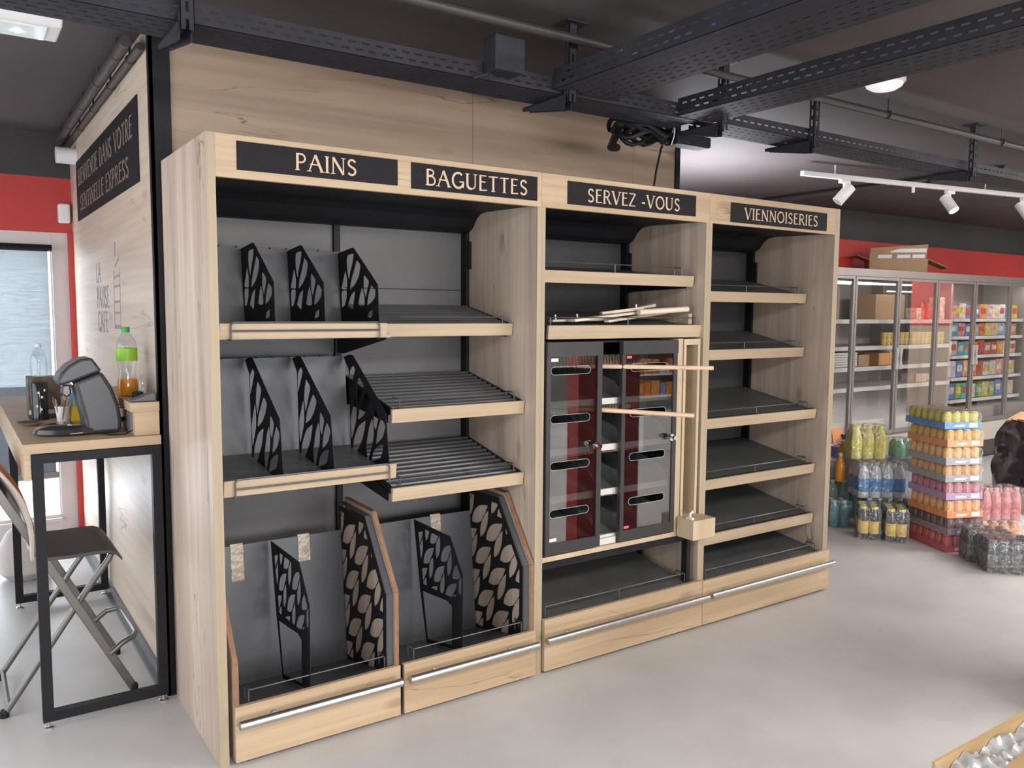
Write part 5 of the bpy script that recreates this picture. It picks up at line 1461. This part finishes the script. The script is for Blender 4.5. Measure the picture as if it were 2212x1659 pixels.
for r, rw in enumerate(rows):  # packs added inside the fridge in place of a reflection in its doors
    x = 8.50
    for i, cn_ in enumerate(rw):
        w_ = 0.150
        h_ = [0.17, 0.155, 0.165, 0.19, 0.19][r] * random.uniform(0.82, 1.0)
        o = boxm(x, x + w_ - 0.008, 2.02, 2.22, pz[r] + 0.001, pz[r] + h_, cmats[cn_], 'reflection_pack', 0.004)
        lab = MB().box(x + 0.02, x + w_ - 0.03, 2.0185, 2.0199, pz[r] + h_ * 0.35, pz[r] + h_ * 0.75).build('pack_label', cmats[random.choice(['white', 'cream', 'red', 'yellow'])], o)
        tag(o, '%s pack standing in for a reflection in the right fridge doors, %s from left on the %s product shelf' % (cn_, ordn[i], shn[r]), 'pack')
        x += w_
# open cardboard box on top of the fridge
CBX, CBY = 7.68, 2.22
ob = thing('open_cardboard_box', 'open cardboard box with white labels, on top of the fridge', 'box', (CBX, CBY, 2.026))
x0, x1, y0, y1, z0, z1 = CBX - 0.29, CBX + 0.29, CBY - 0.13, CBY + 0.13, 2.027, 2.175
MB().box(x0, x1, y0, y0 + 0.006, z0, z1).box(x0, x1, y1 - 0.006, y1, z0, z1).box(x0, x0 + 0.006, y0, y1, z0, z1).box(x1 - 0.006, x1, y0, y1, z0, z1).box(x0, x1, y0, y1, z0, z0 + 0.006).build('carton', card, ob)
MB().hexa([(x0, y0, z1), (x1 - 0.02, y0, z1), (x1 - 0.02, y0 + 0.005, z1), (x0, y0 + 0.005, z1), (x0, y0 - 0.05, z1 + 0.115), (x1 - 0.02, y0 - 0.05, z1 + 0.15), (x1 - 0.02, y0 - 0.045, z1 + 0.15), (x0, y0 - 0.045, z1 + 0.115)]).build('flap', card, ob)
MB().hexa([(x1, y0, z1), (x1, y1, z1), (x1, y1, z1 - 0.005), (x1, y0, z1 - 0.005), (x1 + 0.20, y0, z1 - 0.09), (x1 + 0.20, y1, z1 - 0.09), (x1 + 0.20, y1, z1 - 0.095), (x1 + 0.20, y0, z1 - 0.095)]).build('flap', card, ob)
MB().hexa([(x0, y0, z1), (x0, y1, z1), (x0, y1, z1 - 0.005), (x0, y0, z1 - 0.005), (x0 - 0.12, y0, z1 + 0.05), (x0 - 0.12, y1, z1 + 0.05), (x0 - 0.12, y1, z1 + 0.045), (x0 - 0.12, y0, z1 + 0.045)]).build('flap', card, ob)
lb = MB()
for (a, b, c_, d_) in ((CBX - 0.09, CBX + 0.26, 0.070, 0.108), (CBX - 0.21, CBX - 0.07, 0.012, 0.048), (CBX - 0.02, CBX + 0.11, 0.012, 0.048), (CBX + 0.13, CBX + 0.25, 0.012, 0.048)):
    f = lambda zz: y0 - 0.003 - 0.05 * zz / 0.15
    lb.quad((a, f(c_), z1 + c_), (b, f(c_), z1 + c_), (b, f(d_), z1 + d_), (a, f(d_), z1 + d_))
lb.build('white_labels', white, ob)
ob.rotation_euler = (0, 0, -0.80)
tag(MB().tube([(6.60, 2.58, 2.45), (6.62, 2.585, 2.2), (6.61, 2.585, 2.03)], 0.008, 6).build('wall_cable', black), 'thin black cable running down the red wall band to the fridge', 'cable')

# ================================================================== DRINK PACKS


def frame(o, ang):
    """local axes of a pack: u along its front, v along its depth"""
    return Vector((math.cos(ang), math.sin(ang), 0)), Vector((-math.sin(ang), math.cos(ang), 0))


PROTO = {}


def can_meshes(key, mats, kind):
    if key in PROTO: return PROTO[key]
    out = []
    if kind == 'can':
        out.append(('can', MB().lathe([(0.024, 0), (0.032, 0.008), (0.032, 0.098), (0.026, 0.110)], n=12), mats[0]))
        out.append(('lid', MB().lathe([(0.026, 0.110), (0.027, 0.114), (0.024, 0.1125), (0.001, 0.112)], n=12, cap=False), chrome))
    elif kind == 'bottle':
        h, r = mats[3], mats[4]
        nk = mats[5] if len(mats) > 5 else 0.42
        out.append(('bottle', MB().lathe([(r * 0.8, 0), (r, 0.008), (r, h * 0.62), (r * max(0.75, nk + 0.12), h * 0.80), (r * nk, h * 0.90), (r * nk * 0.95, h * 0.93)], n=12), mats[0]))
        out.append(('label', MB().lathe([(r * 1.02, h * 0.18), (r * 1.02, h * 0.56)], n=12, cap=False), mats[1]))
        out.append(('cap', MB().lathe([(r * nk * 1.08, h * 0.92), (r * nk * 1.08, h * 0.99), (r * nk * 0.9, h)], n=10), mats[2]))
    PROTO[key] = [(nm, mb_.build(nm, m_, None, smooth=True), m_) for nm, mb_, m_ in out]
    for nm, o, _ in PROTO[key]:
        COL.objects.unlink(o)
    return PROTO[key]


def pack(name, label, cat, corner, ang, nu, nv, pitch, z, key, mats, kind, h, tray=None, tray_h=0.04, group=None, film_on=True, drop=(), tip=(), skip=()):
    u, v = frame(corner, ang)
    t = thing(name, label, cat, (corner[0], corner[1], z), group)
    t.rotation_euler = (0, 0, ang)
    ms = can_meshes(key, mats, kind)
    for i in range(nu):
        for j in range(nv):
            if (i, j) in drop: continue
            if tip and (i, j - 1) in tip: continue
            base = None
            for nm, o, _ in ms:
                c_ = bpy.data.objects.new(nm, o.data); COL.objects.link(c_)
                if base is None:
                    c_.parent = t
                    c_.location = (pitch * (i + 0.5), pitch * (j + 0.5), 0.002)
                    if (i, j) in tip:
                        c_.location = (pitch * (i + 0.5), 0.108, 0.040); c_.rotation_euler = (math.radians(88), 0, 0.05)
                    base = c_
                else:
                    c_.parent = base
    Wd, Dp = pitch * nu, pitch * nv
    if tray is not None:
        tb_ = MB()
        e = 0.004
        tb_.box(-e, Wd + e, -e, 0, 0, tray_h).box(-e, Wd + e, Dp, Dp + e, 0, tray_h).box(-e, 0, 0, Dp, 0, tray_h).box(Wd, Wd + e, 0, Dp, 0, tray_h).box(0, Wd, 0, Dp, 0, 0.0015)
        o = tb_.build('tray', tray, None); o.parent = t
        lm = MB().box(Wd * 0.68, Wd * 0.92, -e - 0.0006, -e - 0.0001, tray_h * 0.2, tray_h * 0.85).box(Wd * 0.25, Wd * 0.55, -e - 0.0006, -e - 0.0001, tray_h * 0.3, tray_h * 0.6)
        o2 = lm.build('tray_print', white, None); o2.parent = o
    if film_on:
        f = MB()
        e = 0.006; nx, nz = 8, 5
        # soft film skin with slightly pinched top
        def ring(zz, s_):
            pts = []
            for k in range(4 * nx):
                side, q = divmod(k, nx); a = q / nx
                if side == 0: p = (-e + (Wd + 2 * e) * a, -e)
                elif side == 1: p = (Wd + e, -e + (Dp + 2 * e) * a)
                elif side == 2: p = (Wd + e - (Wd + 2 * e) * a, Dp + e)
                else: p = (-e, Dp + e - (Dp + 2 * e) * a)
                cx, cy = Wd / 2, Dp / 2
                wv = 1 + 0.012 * math.sin(k * 2.7 + zz * 70)
                pts.append(Vector((cx + (p[0] - cx) * s_ * wv, cy + (p[1] - cy) * s_ * wv, zz)))
            return pts
        rs = [ring(0.004, 1.0), ring(h * 0.35, 1.0), ring(h * 0.7, 1.0), ring(h * 0.93, 0.985), ring(h * 1.02, 0.90), ring(h * 1.03, 0.5)]
        for r_ in rs: f.v += r_
        K = 4 * nx
        for a in range(len(rs) - 1):
            for k in range(K):
                q = (k + 1) % K
                f.f.append((a * K + k, a * K + q, (a + 1) * K + q, (a + 1) * K + k)); f.fm.append(0)
        f.f.append(tuple((len(rs) - 1) * K + k for k in range(K))); f.fm.append(0)
        o = f.build('shrink_film', film, None, smooth=True); o.parent = t
    return t


def pm(n_, c_, r_=0.3, noise=0.25, ns=25): return plain(n_, c_, r_, noise=noise, nscale=ns)


TA = -math.atan2(0.41, 0.91)
layers = [('red', (0.50, 0.05, 0.05, 1), (0.50, 0.05, 0.05, 1), 'bottom red-trayed pack of red cans'),
          ('dark', (0.12, 0.05, 0.07, 1), (0.28, 0.20, 0.24, 1), 'dark pack second from the bottom, one can on its side,'),
          ('orange', (0.75, 0.36, 0.10, 1), (0.80, 0.27, 0.06, 1), 'bright orange-trayed pack of orange cans, third from the bottom'),
          ('berry', (0.50, 0.15, 0.20, 1), (0.50, 0.28, 0.48, 1), 'purple-trayed pack of pink cans, fourth from the bottom'),
          ('peach', (0.72, 0.38, 0.13, 1), (0.35, 0.36, 0.36, 1), 'grey-trayed pack of amber cans, fifth from the bottom'),
          ('apricot', (0.75, 0.45, 0.16, 1), (0.36, 0.38, 0.40, 1), 'grey-trayed pack of apricot cans, third from the top'),
          ('tropical', (0.70, 0.42, 0.08, 1), (0.80, 0.33, 0.12, 1), 'orange-trayed pack of green and orange cans, second from the top'),
          ('pear', (0.55, 0.50, 0.08, 1), (0.10, 0.32, 0.62, 1), 'blue-trayed pack of yellow-green cans, topmost')]
for i, (kn, cc_, tc_, lab) in enumerate(layers):
    z = 0.1195 * i + 0.0005
    f_ = i / 7
    c0 = (4.775 - 0.022 * f_ + 0.012 * math.sin(i * 2.2), -0.002 + 0.040 * f_ + 0.010 * math.cos(i * 1.7))
    pack('can_pack', lab + ' in the tall stack', 'drink pack', c0, TA + 0.02 * math.sin(i * 1.3), 4, 6, 0.066, z, 'can_' + kn, [pm('can_' + kn, cc_, 0.25)], 'can', 0.115, tray=pm('tray_' + kn, tc_, 0.6, 0.08), tray_h=0.045,
         group='trays of cans in the tall stack', tip=((2, 0),) if i == 1 else ())

drk = plain('dark_bottle', (0.018, 0.020, 0.020, 1), 0.15)
blkl = pm('black_sleeve', (0.07, 0.075, 0.075, 1), 0.25, 0.8, 30)
bcap = plain('black_cap', (0.02, 0.02, 0.02, 1), 0.4)
ycap = plain('yellow_cap', (0.75, 0.66, 0.08, 1), 0.4)
A1 = -math.radians(45)
pack('drink_pack', 'pack of black cans nearest the camera, with an orange mark on its front corner', 'drink pack', (4.550, -0.375), A1, 4, 3, 0.068, 0, 'energy', [drk, blkl, bcap, 0.205, 0.033, 0.66], 'bottle', 0.205)
pack('drink_pack', 'pack of black cans behind the nearest black pack', 'drink pack', (4.672, -0.190), A1, 4, 3, 0.068, 0, 'energy', [drk, blkl, bcap, 0.205, 0.033, 0.66], 'bottle', 0.205)
yl = pm('yellow_label', (0.75, 0.52, 0.10, 1), 0.4, 0.3, 20)
A2 = -math.radians(50)
pack('drink_pack', 'left pack of dark bottles with yellow caps and yellow labels on the floor', 'drink pack', (4.580, 0.530), A2, 2, 3, 0.070, 0, 'syrup', [drk, yl, ycap, 0.235, 0.034, 0.62], 'bottle', 0.235)
pack('drink_pack', 'right pack of dark bottles with yellow caps and yellow labels on the floor', 'drink pack', (4.672, 0.377), A2, 2, 3, 0.070, 0, 'syrup', [drk, yl, ycap, 0.235, 0.034, 0.62], 'bottle', 0.235)
grn = plain('green_bottle', (0.02, 0.09, 0.06, 1), 0.15)
wcap = plain('white_cap', (0.7, 0.7, 0.7, 1), 0.4)
A3 = -math.radians(36)
pack('drink_pack', 'pack of dark green bottles with white caps under the blue-labelled bottles', 'drink pack', (4.86, 0.655), A3, 5, 3, 0.075, 0, 'greenb', [grn, pm('green_label_dark', (0.03, 0.12, 0.09, 1)), wcap, 0.235, 0.036], 'bottle', 0.235)
clr = plain('clear_water', (0.42, 0.46, 0.46, 1), 0.1)
pack('drink_pack', 'pack of clear bottles with blue labels on top of the green bottles', 'drink pack', (4.80, 0.680), A3, 4, 3, 0.088, 0.237, 'waterb', [clr, pm('blue_label', (0.02, 0.20, 0.48, 1)), plain('grey_cap', (0.25, 0.24, 0.26, 1), 0.4), 0.265, 0.043], 'bottle', 0.265)
yel = plain('yellow_soda', (0.62, 0.56, 0.12, 1), 0.15)
pack('drink_pack', 'pack of yellow soda bottles on top of the blue-labelled water', 'drink pack', (4.86, 0.790), A3, 3, 2, 0.088, 0.505, 'lemon', [yel, pm('lemon_label', (0.68, 0.60, 0.06, 1)), ycap, 0.255, 0.043], 'bottle', 0.255)
pack('drink_pack', 'pack of green soda bottles beside the yellow soda', 'drink pack', (5.16, 0.62), A3, 2, 2, 0.088, 0.505, 'mint', [plain('mint_soda', (0.12, 0.35, 0.20, 1), 0.15), pm('mint_label', (0.10, 0.40, 0.22, 1)), wcap, 0.15, 0.043], 'bottle', 0.15)
pack('drink_pack', 'pack of dark red bottles between the blue water and the tall can stack', 'drink pack', (5.20, 0.36), A3, 2, 3, 0.085, 0.0, 'cherry', [plain('cherry_drink', (0.12, 0.02, 0.03, 1), 0.15), pm('cherry_label', (0.22, 0.05, 0.07, 1)), plain('grey_cap', (0.25, 0.24, 0.26, 1), 0.4), 0.30, 0.041], 'bottle', 0.30)
pack('drink_pack', 'upper pack of dark red bottles between the blue water and the tall can stack', 'drink pack', (5.20, 0.36), A3, 2, 3, 0.085, 0.305, 'cherry', [None], 'bottle', 0.17, film_on=True, drop=tuple((a, b) for a in range(2) for b in range(3)))
# left group behind the unit's edge
A4 = -math.radians(34)
mint = plain('pale_green_water', (0.22, 0.36, 0.31, 1), 0.1)
pack('drink_pack', 'lower pack of pale green water bottles on the floor, just right of the bread unit', 'drink pack', (4.93, 1.02), A4, 4, 3, 0.088, 0, 'minw', [mint, pm('teal_label', (0.10, 0.40, 0.36, 1)), wcap, 0.30, 0.043], 'bottle', 0.30)
pack('drink_pack', 'upper pack of clear water bottles, just right of the bread unit', 'drink pack', (4.90, 1.10), A4, 2, 3, 0.088, 0.305, 'minw2', [clr, pm('pale_green_label', (0.28, 0.36, 0.28, 1)), wcap, 0.14, 0.043], 'bottle', 0.14)
org = plain('orange_soda', (0.72, 0.30, 0.04, 1), 0.15)
pack('drink_pack', 'pack of orange soda bottles with blue-grey labels above the pale green water', 'drink pack', (5.05, 0.98), A4, 3, 2, 0.088, 0.31, 'orangeb', [org, pm('bluegrey_label', (0.25, 0.28, 0.36, 1)), plain('pale_blue_cap', (0.35, 0.45, 0.62, 1), 0.4), 0.28, 0.043], 'bottle', 0.28)
pack('drink_pack', 'teal film wrapped pack of small bottles on the floor behind the yellow caps', 'drink pack', (4.70, 0.84), A3, 2, 2, 0.075, 0, 'tealb', [plain('teal_drink', (0.10, 0.30, 0.34, 1), 0.15), pm('teal_label2', (0.12, 0.34, 0.38, 1)), wcap, 0.20, 0.036], 'bottle', 0.20)
pb = thing('purple_pack', 'purple film-wrapped block of packs behind the orange soda', 'drink pack', (5.75, 1.25, 0), None)
MB().box(5.45, 5.86, 1.22, 1.50, 0.002, 0.25).build('lower_block', pm('purple_print', (0.22, 0.18, 0.42, 1)), pb)
MB().box(5.46, 5.85, 1.23, 1.49, 0.252, 0.475).build('upper_block', pm('purple_print', (0.22, 0.18, 0.42, 1)), pb)
of_ = tag(MB().hexa([(5.55, 1.42, 0.48), (5.66, 1.40, 0.48), (5.66, 1.41, 0.48), (5.55, 1.43, 0.48), (5.54, 1.44, 0.61), (5.66, 1.42, 0.61), (5.66, 1.43, 0.61), (5.54, 1.45, 0.61)]).build('orange_card', plain('orange_card', (0.62, 0.25, 0.10, 1), 0.7)), 'orange cardboard price card standing on the purple pack', 'card')
tag(MB().hexa([(5.66, 1.24, 0.477), (5.86, 1.24, 0.477), (5.86, 1.46, 0.477), (5.66, 1.46, 0.477), (5.64, 1.26, 0.56), (5.85, 1.30, 0.49), (5.85, 1.46, 0.49), (5.64, 1.46, 0.56)]).build('black_crate_lid', black), 'black slanted lid lying on the purple pack', 'lid')
sb_ = thing('soda_bottle', 'single orange soda bottle with a black base standing out from the pack', 'bottle', (4.93, 0.93, 0.31))
MB().lathe([(0.030, 0.001), (0.034, 0.02), (0.034, 0.13), (0.02, 0.18), (0.013, 0.205)], (4.93, 0.93, 0.31), 14).build('bottle_body', org, sb_, smooth=True)
MB().lathe([(0.015, 0.20), (0.015, 0.22)], (4.93, 0.93, 0.31), 12).build('bottle_cap', wcap, sb_)
# pink packs behind the tall stack
pnk = plain('pink_drink', (0.55, 0.20, 0.20, 1), 0.2)
A5 = -math.radians(30)
pack('drink_pack', 'pack of orange bottles on the floor right of the tall can stack', 'drink pack', (5.30, 0.03), A5, 4, 2, 0.075, 0, 'porange', [pm('amber_drink', (0.65, 0.30, 0.12, 1), 0.2), pm('amber_label', (0.68, 0.33, 0.15, 1)), wcap, 0.135, 0.036], 'bottle', 0.135)
pack('drink_pack', 'pack of pink bottles on top of the orange bottles, right of the tall can stack', 'drink pack', (5.30, 0.03), A5, 4, 2, 0.075, 0.137, 'pinkb', [pnk, pm('pink_label', (0.50, 0.12, 0.12, 1), 0.3, 0.5, 30), plain('pink_cap', (0.6, 0.3, 0.3, 1), 0.4), 0.235, 0.036], 'bottle', 0.235)

# refuse bag
rbg = MB()
nr, nz = 40, 22
for j in range(nz + 1):
    t = j / nz
    R0 = 0.40 * (1 - 0.10 * t - 0.10 * (t > 0.85) * (t - 0.85) / 0.15) * (0.93 + 0.07 * min(1, t * 6))
    for i in range(nr):
        a = 2 * PI * i / nr
        r_ = R0 * (1 + 0.05 * math.sin(5 * a + 6 * t) + 0.035 * math.sin(11 * a - 9 * t) + 0.02 * math.sin(23 * a + 15 * t))
        rbg.v.append(Vector((6.72 + r_ * math.cos(a), 0.22 + r_ * math.sin(a), 0.002 + 0.72 * t + 0.03 * math.sin(3 * a) * t)))
for j in range(nz):
    for i in range(nr):
        q = (i + 1) % nr
        rbg.f.append((j * nr + i, j * nr + q, (j + 1) * nr + q, (j + 1) * nr + i)); rbg.fm.append(0)
rb_ = thing('refuse_bag', 'big black refuse bag stuffed with cardboard at the right edge', 'bag', (6.72, 0.22, 0))
rbg.build('bag_skin', plain('black_bag_film', (0.02, 0.016, 0.020, 1), 0.22, noise=0.3, nscale=9, bump=1.0), rb_, smooth=True)
wc = MB()
for k in range(9):
    a = k * 0.7; r_ = 0.10 + 0.02 * (k % 4)
    p = Vector((6.72 + r_ * math.cos(a), 0.22 + r_ * math.sin(a), 0.70 + 0.015 * k))
    wc.bar(p - Vector((0.14, 0.05 * math.cos(a), 0.02)), p + Vector((0.14, 0.05 * math.sin(a), 0.03)), 0.16, 0.02)
wc.build('waste_cardboard', card, rb_)

# cardboard box with crumpled film in the foreground corner
cb = thing('packing_box', 'open yellowish cardboard box full of crumpled plastic in the bottom right corner', 'box', (1.9, -2.0, 0))
bx0, bx1, by0, by1, bz = 1.52, 2.45, -2.25, -1.685, 0.345
MB().box(bx0, bx1, by1 - 0.008, by1, 0, bz).box(bx0, bx1, by0, by0 + 0.008, 0, bz).box(bx0, bx0 + 0.008, by0, by1, 0, bz - 0.02).box(bx1 - 0.008, bx1, by0, by1, 0, bz).box(bx0, bx1, by0, by1, 0.001, 0.008).build('carton', card_y, cb)
MB().hexa([(bx0 + 0.10, -1.815, 0.335), (bx1, -1.765, 0.345), (bx1, -1.761, 0.350), (bx0 + 0.10, -1.811, 0.340), (bx0 + 0.10, -2.10, 0.40), (bx1, -2.10, 0.42), (bx1, -2.10, 0.425), (bx0 + 0.10, -2.10, 0.405)]).build('flap', card_y, cb)
pf = MB()
NX, NY = 90, 50
rnd = random.Random(3)
hh = [[rnd.uniform(-0.0045, 0.0045) for _ in range(NY)] for _ in range(NX)]
for i in range(NX):
    for j in range(NY):
        x = bx0 - 0.03 + (bx1 - bx0) * i / (NX - 1) * 0.97; y = by0 + 0.01 + (by1 - by0 - 0.02) * j / (NY - 1)
        z = 0.312 + hh[i][j] + 0.014 * math.sin(x * 31 + y * 22) + 0.010 * abs(math.sin(x * 57 - y * 41)) - 0.008 * abs(math.sin(x * 23 + y * 71))
        if i < 3: z -= 0.015 * (3 - i)
        if x < bx0 + 0.02: z = max(z, 0.335)
        pf.v.append(Vector((x + hh[j % NX][j] * 0.6, y, z)))
for i in range(NX - 1):
    for j in range(NY - 1):
        a = i * NY + j
        pf.f.append((a, a + NY, a + NY + 1, a + 1)); pf.fm.append(0)
pf.build('crumpled_film', plain('crumpled_plastic', (0.36, 0.36, 0.37, 1), 0.22, noise=0.3, nscale=25), cb, smooth=True)
bpy.context.view_layer.update()
